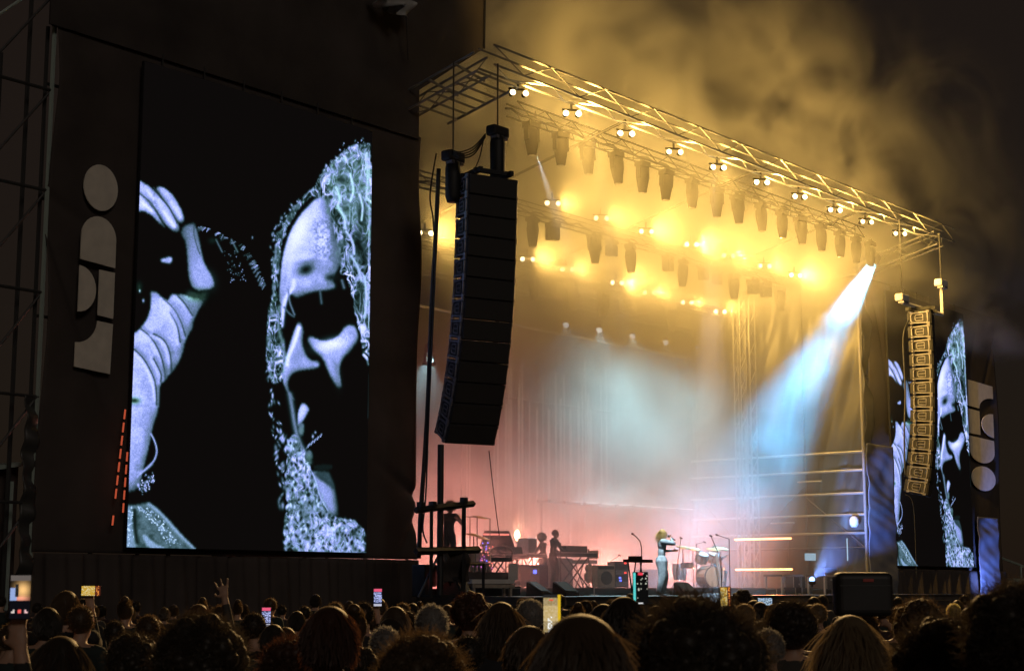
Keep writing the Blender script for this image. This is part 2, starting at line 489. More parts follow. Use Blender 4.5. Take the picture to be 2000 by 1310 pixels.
lampsB = [(1079, 398, .7), (1174, 427, .9), (1262, 453, .7), (1350, 478, 1.7), (1422, 500, .7), (1493, 520, .6), (1553, 538, 1.0)]
lampsC = [(830, 456, 1.8), (1030, 507, 2.0), (1107, 527, .7), (1205, 553, 1.7), (1268, 572, .8), (1342, 591, 1.0), (1406, 609, 1.4)]
LP = 1150.0
# hot lenses keep the shape of their own side: build per side
lens_l = [c for c in P_TWIN.children if c.name.startswith('lens')]
HOT = {}
for c in lens_l:
    h = c.data.copy(); h.materials.clear(); h.materials.append(E_LAMPHOT); HOT[c.data.name] = h
def place_lamp(x, y, d_, pw, label, group):
    s_, z_ = at(x, y, d_)
    if not P_TWIN_used[0]: o = P_TWIN; P_TWIN_used[0] = True
    else: o = copy_tree(P_TWIN)
    o.location = W(s_, d_, z_); o.rotation_euler = (0, 0, PHI - YAW_CAM + R(4) * math.sin(x))
    o['label'] = label; o['group'] = group
    if pw > .95 and o is not P_TWIN:
        for ch in o.children:
            if ch.data.name in HOT: ch.data = HOT[ch.data.name]
    src = W(s_ + .14, d_ - .30, z_ - .02)
    lamp_light('lamp_glow', 'SPOT', src, LAMPC, LP * pw, W(s_ + 3.2, d_ - 1.0, z_ + .9), 178, .55, .10)
for i, (x, y, p) in enumerate(lampsA):
    place_lamp(x, y, .25, p, 'glowing yellow lamp pair, %s from left under the front roof truss' % ORD[i], 'lit lamps under the front roof truss')
for i, (x, y, p) in enumerate(lampsB):
    place_lamp(x, y, 3.94, p, 'glowing yellow lamp pair, %s from left in the middle row' % ORD[i], 'lit lamps in the middle row')
for i, (x, y, p) in enumerate(lampsC):
    place_lamp(x, y, 7.03, p, ('bright yellow lamp showing between the black wall and the speaker stack' if i == 0 else 'glowing yellow lamp pair, %s from left in the rear row right of the speakers' % ORD[i - 1]), 'lit lamps in the rear row')
# ------------------------------------------------------------------ beams and washes from the rig
bs = at(1703, 518, 2.2)
BEAMP = 1000
BEAM = thing('beam_light', 'moving light at the right end throwing the wide pale blue beam', 'stage light', W(bs[0], 2.2, bs[1]))
aim = W(*[at(1420, 1000, 3.6)[0], 3.6, at(1420, 1000, 3.6)[1]])
q = (aim - W(bs[0], 2.2, bs[1])); 
ql = Matrix.Rotation(-PHI, 3, 'Z') @ q.normalized()
Mh = ql.to_track_quat('Z', 'Y').to_matrix().to_4x4()
MB().lathe([(.12, -.55), (.17, -.45), (.17, -.2), (.13, -.06), (.125, -.05)], 14, Mh).obj('head', M_FIX, BEAM, True)
MB().lathe([(.1, -.048), (.09, -.03)], 14, Mh).obj('lens', E_CYAN, BEAM)
MB().box((0, 0, .42), (.4, .3, .14)).obj('base', M_FIX, BEAM)
for sx in (-1, 1): MB().box((sx * .21, 0, .2), (.04, .12, .5)).obj('yoke_arm', M_FIX, BEAM)
bl = bpy.data.lights.new('beam', 'AREA'); bl.shape = 'DISK'; bl.size = .34; bl.spread = R(21); bl.color = (.11, .55, 1); bl.energy = BEAMP
bo = bpy.data.objects.new('beam', bl); C.objects.link(bo); bo.location = W(bs[0], 2.2, bs[1]) + q.normalized() * .05; bo.rotation_euler = q.to_track_quat('-Z', 'Y').to_euler()
fs = at(1048, 302, D1)
a2 = at(1084, 410, D1 + .8)
lamp_light('thin_beam', 'SPOT', W(fs[0], D1, fs[1]), (.8, .93, 1), 2600, W(a2[0], D1 + .8, a2[1]), 8, .4, .02)

# ------------------------------------------------------------------ wing walls
DW = 2.65
WL0, WL1 = at(88, 600, DW)[0], at(819, 600, DW)[0]
WR0, WR1 = 17.55, at(1952, 900, DW)[0]
ZWT = 13.3
def wing(label, s0, s1, seed, ztop, m):
    T = thing('wing_wall', label, 'wall', W(s0, DW, 0))
    w = s1 - s0
    r = np.random.RandomState(seed)
    ks = r.uniform(-1, 1, (14, 4))
    def disp(X, Z):
        D = np.zeros_like(X)
        for a, b, c, e in ks:
            D += .007 * np.sin(X * (1.2 + a) + Z * (.6 * b) + c * 6 + 2 * np.sin(Z * .35 + e * 5))
        # taut diagonal creases
        for a, b, c, e in ks[:7]:
            l = X * math.cos(a * 1.4) + Z * math.sin(a * 1.4) - (b * 4 + w / 2)
            D += .03 * np.exp(-(l / .13) ** 2)
        edge_ = 1 + 3.5 * np.clip(1 - np.minimum(X, w - X) / 1.6, 0, 1); top_ = np.clip((ztop - Z) / 1.2, 0, 1)
        return D * edge_ * top_
    cloth_grid('wall_cloth', m, T, w, ztop - 2.55, 130, 130, disp, 0, 2.55, 0)
    cloth_grid('lower_drape', m, T, w, 2.5, 190, 20,
               lambda X, Z: -.06 + .11 * np.sin(X * 6.3 + 1.3 * np.sin(X * .9 + seed)) * (1.2 - .2 * Z) + .06 * np.sin(X * 15 + Z), 0, .03, 0)
    bar(T, 'top_rail', (-.05, .12, ztop), (w + .05, .12, ztop), .05, M_DALU)
    for k in range(5):
        bar(T, 'upright', (w * k / 4, .35, 0), (w * k / 4, .35, ztop), .045, M_DALU)
    for k in range(1, 6):
        bar(T, 'ledger', (0, .35, ztop * k / 5.5), (w, .35, ztop * k / 5.5), .035, M_DALU)
    return T
wingL = wing('tall black cloth wall on the left carrying the large screen', WL0, WL1, 3, ZWT, M_FAB)
wingR = wing('tall dark cloth wall right of the stage carrying the far screen', WR0, WR1, 5, ZWT, M_FAB)
# sheeting that wraps the inner corner of the right wing and its outer edge
def sheet_strip(name, label, s0, s1, d0, z0, z1, m, seed):
    T = thing(name, label, 'sheet', W(s0, d0, 0))
    cloth_grid('sheet', m, T, s1 - s0, z1 - z0, 24, 90,
               lambda X, Z: .03 * np.sin(Z * 2.1 + X * 1.6 + seed + 1.5 * np.sin(Z * .9)) + .02 * np.sin(Z * 5.1 - X * 2.4 + 2 * np.sin(Z * 1.3 + X)) + .008 * np.sin(Z * 13 + X * 5 + 2 * np.sin(Z * 2.7)), 0, z0, 0)
    return T
sa, sb = at(1697, 1000, DW - .45)[0], at(1749, 1000, DW - .45)[0]
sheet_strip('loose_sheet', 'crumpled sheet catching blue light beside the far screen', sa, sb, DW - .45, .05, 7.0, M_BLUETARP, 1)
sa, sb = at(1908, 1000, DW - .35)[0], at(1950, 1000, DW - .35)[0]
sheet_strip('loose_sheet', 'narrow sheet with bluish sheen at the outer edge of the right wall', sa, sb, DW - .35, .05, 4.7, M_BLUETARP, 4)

# ------------------------------------------------------------------ led screens
SW0, SW1 = at(255, 700, DW)[0] - .0, at(721, 700, DW)[0]
DS = DW - .24
SX0, SX1 = at(250, 1000, DS)[0], at(721, 700, DS)[0]
SZ0, SZ1 = at(719, 1079, DS)[1], at(721, 255, DS)[1]
SWID, SHEI = SX1 - SX0, SZ1 - SZ0
NX = 290; NY = int(NX * SHEI / SWID)
gx = SX0 + (np.arange(NX) + .5) / NX * SWID; gz = SZ0 + (np.arange(NY) + .5) / NY * SHEI
GX, GZ = np.meshgrid(gx, gz)
Pw = np.stack([O0[0] + cs * GX - sn * DS, O0[1] + sn * GX + cs * DS, GZ], -1).reshape(-1, 3)
PX, PY = proj(Pw); PX = PX.reshape(NY, NX); PY = PY.reshape(NY, NX)
G = np.zeros((NY, NX)) + .0                    # tone of the picture on the screen, 0 dark to 1 white
TINT = np.zeros((NY, NX))                      # amount of green in the picture
CELL = abs(PX[NY // 2, NX // 2 + 1] - PX[NY // 2, NX // 2])     # one led in photo pixels
_fx = np.fft.rfftfreq(NX + 48)[None, :]; _fy = np.fft.fftfreq(NY + 48)[:, None]
def gauss(a, sg):
    p = np.pad(a, 24, mode='edge'); n = p.shape
    return np.fft.irfft2(np.fft.rfft2(p) * np.exp(-2 * (math.pi * sg) ** 2 * (_fx ** 2 + _fy ** 2)), n)[24:-24, 24:-24]
def smooth_poly(pts, it=2):
    for _ in range(it):
        q_ = []
        for i in range(len(pts)):
            a, b = pts[i], pts[(i + 1) % len(pts)]
            q_ += [(a[0] * .75 + b[0] * .25, a[1] * .75 + b[1] * .25), (a[0] * .25 + b[0] * .75, a[1] * .25 + b[1] * .75)]
        pts = q_
    return pts
def pmask(poly, soft=.8, it=1, wob=0, seed=0):
    poly = smooth_poly(poly, it); X_, Y_ = PX, PY
    if wob:
        X_ = PX + wob * (vn(9, 9, seed) - .5) * 2; Y_ = PY + wob * (vn(9, 9, seed + 1) - .5) * 2
    m = np.zeros(PX.shape, bool); n = len(poly)
    for i in range(n):
        (x1, y1), (x2, y2) = poly[i], poly[(i + 1) % n]
        if y1 == y2: continue
        m ^= ((Y_ < y1) != (Y_ < y2)) & (X_ < (x2 - x1) * (Y_ - y1) / (y2 - y1) + x1)
    return np.clip(gauss(m.astype(float), soft), 0, 1)
def vn(sx, sy, seed, ox=0, oy=0):
    """value noise over the picture with cell size sx, sy (photo pixels)"""
    t = np.random.RandomState(seed).rand(97, 89)
    x = (PX + ox) / sx + 300; y = (PY + oy) / sy + 300
    xi = np.floor(x).astype(int); yi = np.floor(y).astype(int); fx = x - xi; fy = y - yi
    fx = fx * fx * (3 - 2 * fx); fy = fy * fy * (3 - 2 * fy); g_ = lambda a, b: t[a % 97, b % 89]
    return (g_(yi, xi) * (1 - fx) + g_(yi, xi + 1) * fx) * (1 - fy) + (g_(yi + 1, xi) * (1 - fx) + g_(yi + 1, xi + 1) * fx) * fy
def lay(m, v, a=1.0):
    global G
    m = np.clip(m * a, 0, 1); G = G * (1 - m) + v * m
def blob(x, y, rx, ry, rot=0):
    c_, s_ = math.cos(R(rot)), math.sin(R(rot)); dx, dy = PX - x, PY - y
    return np.exp(-(((dx * c_ + dy * s_) / rx) ** 2 + ((-dx * s_ + dy * c_) / ry) ** 2))
def dseg(pts):
    d = np.full(PX.shape, 1e9)
    for (x1, y1), (x2, y2) in zip(pts[:-1], pts[1:]):
        vx, vy = x2 - x1, y2 - y1; L2 = vx * vx + vy * vy + 1e-9
        t = np.clip(((PX - x1) * vx + (PY - y1) * vy) / L2, 0, 1)
        d = np.minimum(d, np.hypot(PX - x1 - t * vx, PY - y1 - t * vy))
    return d
def crv(pts, n=6):
    out = []
    P_ = [np.array(p, float) for p in pts]
    for i in range(len(P_) - 1):
        a, b, c, e = P_[max(i - 1, 0)], P_[i], P_[i + 1], P_[min(i + 2, len(P_) - 1)]
        for k in range(n):
            t = k / n; out.append(tuple(.5 * (2 * b + (c - a) * t + (2 * a - 5 * b + 4 * c - e) * t * t + (3 * b - a - 3 * c + e) * t ** 3)))
    return out + [pts[-1]]
def line(pts, w, v, a=1.0, inside=None):
    m = np.exp(-(dseg(crv(pts)) / w) ** 2)
    lay(m if inside is None else m * inside, v, a)
def form(poly, lo=.25, hi=.85, sg=6, L=(-.7, .5), k=.9, soft=.8, it=1, tex=.06, seed=1, grad=(0, 0, 0)):
    """a rounded, shaded shape; L is the light direction on the screen (x right, y up)"""
    m = pmask(poly, soft, it); d = gauss(m, sg / CELL); dn = np.clip((d - .35) / .62, 0, 1)
    gy, gx = np.gradient(d); sl = -(gx * L[0] + gy * L[1]) * sg / CELL * k
    cx, cy = np.mean([p[0] for p in poly]), np.mean([p[1] for p in poly])
    v = lo + (hi - lo) * dn + sl + grad[0] * (PX - cx) / 50 + grad[1] * (PY - cy) / 50 + grad[2]
    v += (vn(4, 4, seed) - .5) * tex + (vn(14, 14, seed + 5) - .5) * tex * 1.6
    lay(m, np.clip(v, .06, 1.12)); return m
def curls(poly, sx, sy, lo, hi, seed, warp=7, soft=1.2, wob=4, p=2.2, a=1.0):
    """locks of hair: ridged, warped noise drawn out along the fall of the hair"""
    global TINT
    m = pmask(poly, soft, 1, wob, seed + 40)
    ox = warp * (vn(11, 16, seed + 1) - .5) * 2; oy = warp * (vn(11, 16, seed + 2) - .5) * 2
    r1 = 1 - np.abs(2 * vn(sx, sy, seed + 3, ox, oy) - 1); r2 = 1 - np.abs(2 * vn(sx * .55, sy * .6, seed + 4, ox * 1.4, oy) - 1)
    big = vn(22, 30, seed + 6)
    v = lo + (hi - lo) * np.clip(.8 * r1 ** p + .6 * r2 ** p - .16, 0, 1) * (.4 + .95 * big)
    e = np.clip(m * 1.6 - .5 * vn(5, 6, seed + 8), 0, 1)
    lay(e, v, a); TINT += e * np.clip(.75 - v, 0, 1) * .8
    return m
def specks(poly, n, r0, r1, seed, v0=.5, v1=1.0, el=1.6):
    global G
    rs_ = np.random.RandomState(seed); m = pmask(poly, .3, 0) > .5; ys, xs = np.nonzero(m)
    for _ in range(n):
        i = rs_.randint(len(ys)); x, y = PX[ys[i], xs[i]], PY[ys[i], xs[i]]; r_ = rs_.uniform(r0, r1); v = rs_.uniform(v0, v1)
        a0, a1 = max(ys[i] - 8, 0), ys[i] + 9; b0, b1 = max(xs[i] - 8, 0), xs[i] + 9
        dx, dy = PX[a0:a1, b0:b1] - x, PY[a0:a1, b0:b1] - y; an = rs_.uniform(-.7, .7); c_, s_ = math.cos(an), math.sin(an)
        k_ = np.exp(-(((dx * c_ + dy * s_) / r_) ** 2 + ((-dx * s_ + dy * c_) / (r_ * el)) ** 2))
        G[a0:a1, b0:b1] = G[a0:a1, b0:b1] * (1 - k_) + v * k_
# --- hair round the head
curls([(668, 296), (700, 278), (730, 284), (730, 720), (714, 712), (702, 650), (694, 600), (680, 552), (660, 520), (650, 440), (628, 378), (600, 392), (570, 425), (552, 465), (545, 520), (540, 600), (530, 590), (534, 500), (545, 440), (575, 400), (610, 372), (630, 335)], 7, 17, .10, .95, 2, 8)
curls([(640, 330), (672, 300), (730, 290), (730, 470), (700, 470), (676, 440), (655, 400), (640, 375)], 8, 16, .30, 1.0, 12, 9, a=.85)
lay(blob(706, 420, 9, 26), .03, .85); lay(blob(700, 470, 12, 28), .03, .8); lay(blob(712, 500, 10, 18), .05, .8); lay(blob(668, 352, 9, 7), .08, .7)
line([(656, 366), (664, 388), (660, 404), (672, 424), (674, 446)], 3, .85); line([(684, 340), (690, 372), (684, 392)], 2.5, .9); line([(716, 300), (718, 350), (715, 390)], 3, .8)
line([(676, 452), (688, 470), (692, 496)], 2.5, .8); line([(702, 380), (708, 404), (706, 430)], 2.4, .85); line([(686, 500), (698, 520), (706, 548)], 3, .75); line([(712, 540), (716, 580), (712, 620)], 3.2, .8)
specks([(610, 372), (632, 330), (668, 280), (716, 268), (722, 290), (668, 306), (640, 350)], 46, 1.0, 2.0, 3, .35, .85)
specks([(528, 470), (540, 430), (580, 390), (600, 385), (556, 450), (540, 520), (532, 600)], 60, 1.2, 2.4, 4, .3, .75)
# --- forehead, brow, eye
fm = form([(629, 381), (640, 396), (648, 428), (654, 462), (664, 492), (668, 512), (655, 532), (650, 548), (656, 560), (642, 567), (616, 568), (594, 576), (578, 582), (566, 572), (558, 596), (551, 640), (545, 600), (547, 540), (552, 498), (566, 452), (588, 417), (610, 393)],
          .42, .74, 9, (-.7, .3), .5, 1.0, 1, .10, 5)
lay(blob(583, 456, 15, 46, 24) * fm, 1.12, .95); lay(blob(566, 500, 12, 30, 10) * fm, .95, .6); lay(blob(592, 500, 14, 18) * fm, .9, .7)
st = np.clip((vn(3.2, 3.2, 77) - .5) * 3, -1, 1) * blob(632, 470, 22, 44) * fm; G += st * .2
lay(blob(654, 470, 12, 60) * fm, .34, .75); lay(blob(640, 410, 12, 24) * fm, .5, .5)
lay(blob(598, 526, 17, 11, -22), .03, 1.0); lay(blob(600, 512, 22, 6, -10), .3, .5); lay(blob(632, 524, 20, 14), .5, .6); lay(blob(556, 545, 6, 26, 8) * fm, .62, .6)
line([(574, 548), (572, 562), (560, 578), (554, 600), (550, 636)], 4.2, .98, .95); line([(563, 566), (566, 590), (575, 614)], 2.2, .5, .9); line([(555, 600), (565, 612), (574, 618)], 2.2, .4, .9)
lay(blob(648, 542, 14, 7), .06, .9); line([(596, 566), (620, 562), (650, 558)], 5, .6, .7); line([(625, 568), (628, 592)], 2.6, .38, .9); line([(668, 548), (672, 562)], 3, .5, .8)
# --- strand mass left of the face
curls([(524, 600), (540, 560), (550, 620), (552, 660), (562, 700), (556, 730), (548, 752), (524, 745), (518, 660)], 6, 13, .08, .85, 22, 6)
line([(545, 600), (544, 640), (552, 670), (556, 700)], 4, .5, .8)
specks([(516, 600), (532, 580), (540, 760), (556, 850), (540, 900), (520, 760)], 55, 1.2, 2.6, 23, .3, .8, 2.2)
# --- nose
form([(582, 628), (590, 632), (594, 646), (590, 668), (596, 690), (608, 704), (622, 703), (626, 712), (620, 720), (600, 722), (582, 724), (568, 732), (562, 748), (566, 766), (578, 782), (572, 782), (560, 766), (551, 742), (552, 716), (560, 690), (568, 664), (576, 640)],
     .34, .7, 5, (-.8, .2), .5, .8, 1, .04, 7)
line([(584, 640), (574, 672), (564, 696), (561, 712)], 3.6, 1.08, .95); lay(blob(578, 700, 12, 14), .55, .5); lay(blob(618, 712, 5, 4), .8, .7); lay(blob(586, 690, 8, 16), .55, .6)
# --- cheek
form([(598, 664), (606, 655), (624, 664), (646, 666), (664, 652), (674, 636), (690, 634), (699, 646), (700, 664), (684, 686), (668, 702), (662, 724), (666, 742), (668, 756), (660, 758), (648, 742), (638, 720), (630, 700), (612, 684)],
     .38, .72, 6, (-.1, .7), .5, 1.0, 1, .06, 8)
lay(blob(648, 672, 26, 10, -14), 1.1, .95); lay(blob(686, 652, 10, 12), .55, .6); lay(blob(656, 722, 7, 24, -10), .4, .55)
G += np.clip((vn(2.4, 5, 78) - .5) * 2, -1, 1) * blob(668, 662, 26, 9, -24) * .14
# --- mouth line, lips, chin
line([(566, 770), (571, 800), (577, 836), (586, 866), (596, 884), (604, 902)], 5.0, .52, .95)
form([(586, 790), (594, 786), (606, 798), (600, 808), (590, 826), (582, 836), (580, 812)], .5, .85, 4, (-.5, .5), .3, .7, 1, .05, 9)
form([(582, 832), (592, 822), (596, 838), (590, 854), (582, 848)], .3, .45, 3, (0, .5), .2, .8, 1, .04, 10); TINT += blob(590, 842, 7, 10) * .5
for k in range(10): line([(598 + k * 3.1, 876 - k * 2.6), (602 + k * 2.9, 868 - k * 2.3)], 1.1, .85 if k % 2 else .45, .9)
lay(blob(611, 852, 2, 4), .8); lay(blob(616, 844, 2, 2.6), .7)
form([(596, 884), (606, 876), (612, 890), (606, 904), (598, 906)], .3, .42, 3, (0, .5), .2, .8, 1, .05, 11); TINT += blob(604, 896, 8, 12) * .7
# --- mane and neck at the bottom
mane = [(556, 1084), (554, 1020), (562, 980), (556, 940), (562, 900), (558, 862), (572, 846), (588, 866), (602, 906), (618, 940), (630, 975), (646, 1000), (664, 1012), (690, 1014), (706, 1030), (714, 1052), (708, 1084)]
curls(mane, 6, 9, .16, .86, 14, 7, 1.0, 3, 1.3)
specks(mane, 330, 1.4, 2.8, 15, .45, .98, 1.8); specks(mane, 90, 1.6, 3.2, 16, .05, .2, 1.5)
specks([(536, 850), (558, 850), (560, 1000), (540, 990)], 34, 1.4, 2.8, 17, .3, .85, 2.2)
lay(blob(690, 1040, 9, 8), .05, .7)
form([(606, 917), (626, 922), (648, 934), (656, 958), (661, 990), (661, 1010), (646, 1004), (632, 984), (620, 952)], .3, .62, 6, (-.8, .2), .6, 1.0, 1, .03, 18)
form([(612, 922), (640, 918), (648, 932), (656, 958), (640, 946), (622, 934)], .2, .28, 4, (0, .3), .2, 1.2, 1, .03, 19)
line([(604, 912), (616, 936), (624, 966), (640, 996)], 1.6, .8, .7); lay(pmask([(610, 908), (648, 906), (650, 916), (616, 918)]), .14, .6)
# --- bright column of leds at the edge
for y0, y1, a in ((296, 640, .8), (730, 815, .7), (855, 880, .2), (920, 965, .5), (1008, 1084, .6)): line([(721.5, y0), (720, y1)], 1.1, .8, a)
line([(548, 1079), (720, 1079)], 1.4, .6, .8)
# --- raised hand: four fingers
form([(255, 340), (272, 352), (296, 366), (312, 388), (326, 412), (338, 434), (350, 452), (342, 452), (322, 438), (304, 410), (282, 388), (255, 372)], .45, .78, 5, (-.4, .6), .7, .7, 1, .10, 31)
form([(255, 372), (270, 376), (290, 394), (306, 416), (320, 440), (324, 446), (308, 434), (296, 420), (278, 412), (255, 416)], .45, .85, 4, (-.4, .6), .6, .7, 1, .08, 32)
form([(298, 370), (312, 384), (330, 402), (344, 428), (352, 446), (348, 454), (334, 450), (316, 428), (304, 404)], .4, .8, 4, (-.5, .6), .7, .7, 1, .06, 33)
form([(302, 366), (316, 364), (334, 376), (346, 394), (356, 412), (361, 430), (352, 438), (340, 424), (328, 402), (314, 384)], .42, .74, 4, (-.2, .7), .6, .7, 1, .06, 34)
line([(278, 396), (296, 412)], 3, 1.05, .8); line([(288, 372), (300, 388)], 3, .95, .7); line([(320, 414), (340, 442)], 3.2, 1.0, .8); line([(334, 396), (346, 412), (352, 424)], 4, .92, .7)
line([(314, 386), (332, 408), (346, 436)], 1.4, .22, .8); line([(268, 374), (296, 398), (318, 432)], 1.4, .25, .8); line([(300, 366), (312, 382)], 1.3, .3, .6)
# --- thumb and wrist
form([(354, 450), (360, 440), (372, 437), (379, 434), (386, 452), (392, 482), (398, 512), (410, 532), (419, 552), (417, 562), (404, 566), (386, 568), (374, 560), (368, 540), (366, 505), (362, 470), (354, 458)], .36, .62, 6, (.1, .5), .5, .8, 1, .04, 35, (.0, .1, 0))
line([(379, 440), (379, 458), (384, 478), (390, 496)], 1.3, .28, .8); lay(blob(404, 545, 12, 16, -30), .68, .6)
form([(366, 566), (384, 572), (410, 566), (404, 584), (392, 600), (372, 592), (360, 582)], .12, .2, 4, (0, .3), .2, 1.5, 1, .06, 36); TINT += blob(386, 578, 24, 11) * 1.3
lay(pmask([(309, 508), (325, 503), (336, 500), (337, 514), (322, 513)]), .72); lay(blob(272, 560, 5, 8), .14); TINT += blob(272, 560, 6, 9) * 1.2; lay(blob(273, 568, 2, 3), .75); lay(blob(280, 587, 2.2, 3.5), .7)
# --- forearm with twisted cloth
am = form([(293, 568), (306, 570), (316, 580), (330, 590), (332, 574), (346, 576), (360, 574), (374, 582), (392, 584), (396, 592), (386, 608), (378, 626), (376, 642), (368, 652), (362, 668), (356, 692), (346, 714), (330, 730), (322, 744), (312, 748), (312, 780), (308, 806), (300, 826),
           (293, 860), (284, 900), (278, 920), (272, 956), (236, 962), (236, 680), (262, 652), (276, 640), (290, 618), (296, 590)], .46, .72, 8, (-.5, .5), .5, .8, 1, .09, 37)
folds = ([(272, 640), (292, 656), (306, 676), (316, 700), (322, 728), (323, 746)], [(262, 682), (280, 700), (296, 728), (304, 752), (306, 790)], [(300, 652), (320, 664), (332, 690), (335, 726)],
         [(320, 584), (340, 604), (354, 630), (362, 656)], [(332, 610), (346, 636), (352, 668)], [(346, 576), (362, 594), (376, 616)], [(300, 700), (314, 728), (314, 745)])
for k, pl in enumerate(folds):
    line([(x_ - 5, y_ + 3) for x_, y_ in pl], 4.0, .9, .5, am); line([(x_ + 4, y_ - 2) for x_, y_ in pl], 5.0, .42, .5, am); line(pl, 1.7, .18, .8, am)
line([(262, 690), (284, 716), (298, 752), (302, 782)], 2.2, .92, .6, am); lay(blob(276, 660, 16, 10, 30) * am, .88, .5); lay(blob(322, 610, 18, 30, -30) * am, .92, .55); lay(blob(265, 740, 14, 30) * am, .82, .5)
lay(blob(384, 600, 20, 18) * am, .42, .5); lay(blob(334, 726, 20, 10, 20) * am, .3, .6); lay(blob(290, 850, 9, 60, 8) * am, .5, .5)
lay(blob(262, 782, 9, 5), .14, .95); TINT += blob(262, 782, 10, 6) * 1.5; line([(252, 790), (290, 792)], 3, .55, .4, am)
line([(295, 847), (303, 864), (306, 882), (300, 900), (284, 916), (268, 930)], 1.9, .74, .95); line([(262, 924), (282, 918), (296, 906)], 3, .7, .7)
specks([(266, 946), (284, 926), (300, 922), (302, 940), (292, 956), (278, 965)], 60, 1.0, 2.0, 38, .3, .95, 1.3)
# --- hem of the garment
hm = form([(236, 984), (262, 986), (290, 980), (306, 990), (330, 1014), (356, 1044), (388, 1076), (236, 1076)], .22, .34, 7, (-.3, .5), .4, .8, 0, .1, 39); TINT += hm * .35
line([(292, 984), (318, 1006), (346, 1038), (384, 1074)], 5.5, .66, .85, hm); lay(pmask([(276, 1044), (286, 1044), (300, 1060), (330, 1072), (290, 1072)]), .66, .9); lay(pmask([(244, 990), (256, 990), (262, 1040), (268, 1074), (244, 1074)]), .6, .8)
line([(263, 996), (264, 1030), (268, 1058)], 4, .07, .9); specks([(262, 986), (288, 986), (318, 1012), (340, 1050), (360, 1066), (330, 1066), (306, 1030)], 120, .9, 1.8, 40, .5, 1.0, 1.2); specks([(246, 986), (258, 990), (262, 1050), (246, 1070)], 36, .9, 1.8, 41, .6, 1.0, 1.2)
# --- glitter stream
arc = crv([(390, 446), (410, 452), (428, 460), (446, 472), (470, 482), (486, 502), (500, 524), (510, 548), (514, 560)], 10)
rg = np.random.RandomState(42)
for k in range(46):
    x_, y_ = arc[rg.randint(len(arc))]
    line([(x_ - 2 + rg.normal(0, 2), y_ + rg.normal(0, 3)), (x_ + 4, y_ - 3)], 1.1, rg.uniform(.2, .85), .9)
for k in range(6): line([(488 + k * 4, 516 + k * 8), (496 + k * 3, 510 + k * 7.5)], 1.8, .5, .9)
specks([(434, 490), (456, 486), (470, 510), (482, 550), (450, 556), (440, 520)], 42, .8, 1.6, 43, .15, .6, 1.2)
for (x_, y_) in ((428, 480), (458, 480)): line([(x_ - 6, y_ - 12), (x_ + 6, y_ + 12)], 1.8, .42, .9)
TINT += (blob(415, 470, 8, 6) + blob(466, 484, 10, 8)) * .6; lay(blob(415, 470, 7, 5), .14, .7); lay(blob(493, 464, 1.6, 2.4), .6)
# --- tone to colour, with the grain of the led panel
G = np.clip(G * (1 + .16 * (np.random.RandomState(5).rand(NY, NX) - .5)), 0, 1.15)
ramp = np.array([[0, .0038, .0030, .0028], [.10, .007, .014, .013], [.28, .036, .07, .07], [.48, .16, .23, .30], [.66, .38, .44, .80], [.82, .70, .74, 1.08], [1.0, 1.0, 1.0, 1.25], [1.2, 1.2, 1.2, 1.3]])
IMG = np.stack([np.interp(G, ramp[:, 0], ramp[:, k]) for k in (1, 2, 3)], -1)
tn = np.clip(TINT, 0, 1)[..., None]; lum = IMG.mean(-1, keepdims=True)
IMG = IMG * (1 + np.clip(G * 4, 0, 1)[..., None] * np.array([-.20, -.12, .14]))
IMG = IMG * (1 - tn * .7) + tn * .7 * lum * np.array([.45, 1.25, .75])
def led_mesh():
    vx, vz = np.meshgrid(np.linspace(0, SWID, NX + 1), np.linspace(0, SHEI, NY + 1))
    v = np.stack([vx, np.zeros_like(vx), vz], -1).reshape(-1, 3).astype(np.float32)
    i = np.arange(NX * NY); a = (i // NX) * (NX + 1) + i % NX
    f = np.stack([a, a + 1, a + NX + 2, a + NX + 1], -1).astype(np.int32)
    me = bpy.data.meshes.new('led_pixels')
    me.vertices.add(len(v)); me.vertices.foreach_set('co', v.ravel())
    me.loops.add(f.size); me.loops.foreach_set('vertex_index', f.ravel())
    me.polygons.add(len(f)); me.polygons.foreach_set('loop_start', np.arange(0, f.size, 4, dtype=np.int32))
    try: me.polygons.foreach_set('loop_total', np.full(len(f), 4, dtype=np.int32))
    except Exception: pass
    me.update(calc_edges=True)
    at_ = me.attributes.new('pixel', 'FLOAT_COLOR', 'FACE')
    col = np.ones((NX * NY, 4), np.float32); col[:, :3] = IMG.reshape(-1, 3)
    at_.data.foreach_set('color', col.ravel())
    me.materials.append(E_LED)
    return me
LEDM = led_mesh()
def screen(label, s0):
    T = thing('led_screen', label, 'screen', W(s0, DS, SZ0))
    link(bpy.data.objects.new('display', LEDM), T)
    MB().box((SWID / 2, .045, SHEI / 2), (SWID + .02, .07, SHEI + .02)).obj('cabinet', M_BLK, T)
    for k in range(6): bar(T, 'hanger', (SWID * (k + .5) / 6, .12, SHEI), (SWID * (k + .5) / 6, .12, ZWT - SZ0), .02, M_DALU)
    return T
screen('large led screen on the left wall showing a monochrome face and raised arm', SX0)
S2 = at(1750, 1100, DS)[0]
screen('distant led screen on the right wall repeating the monochrome face and arm', S2)

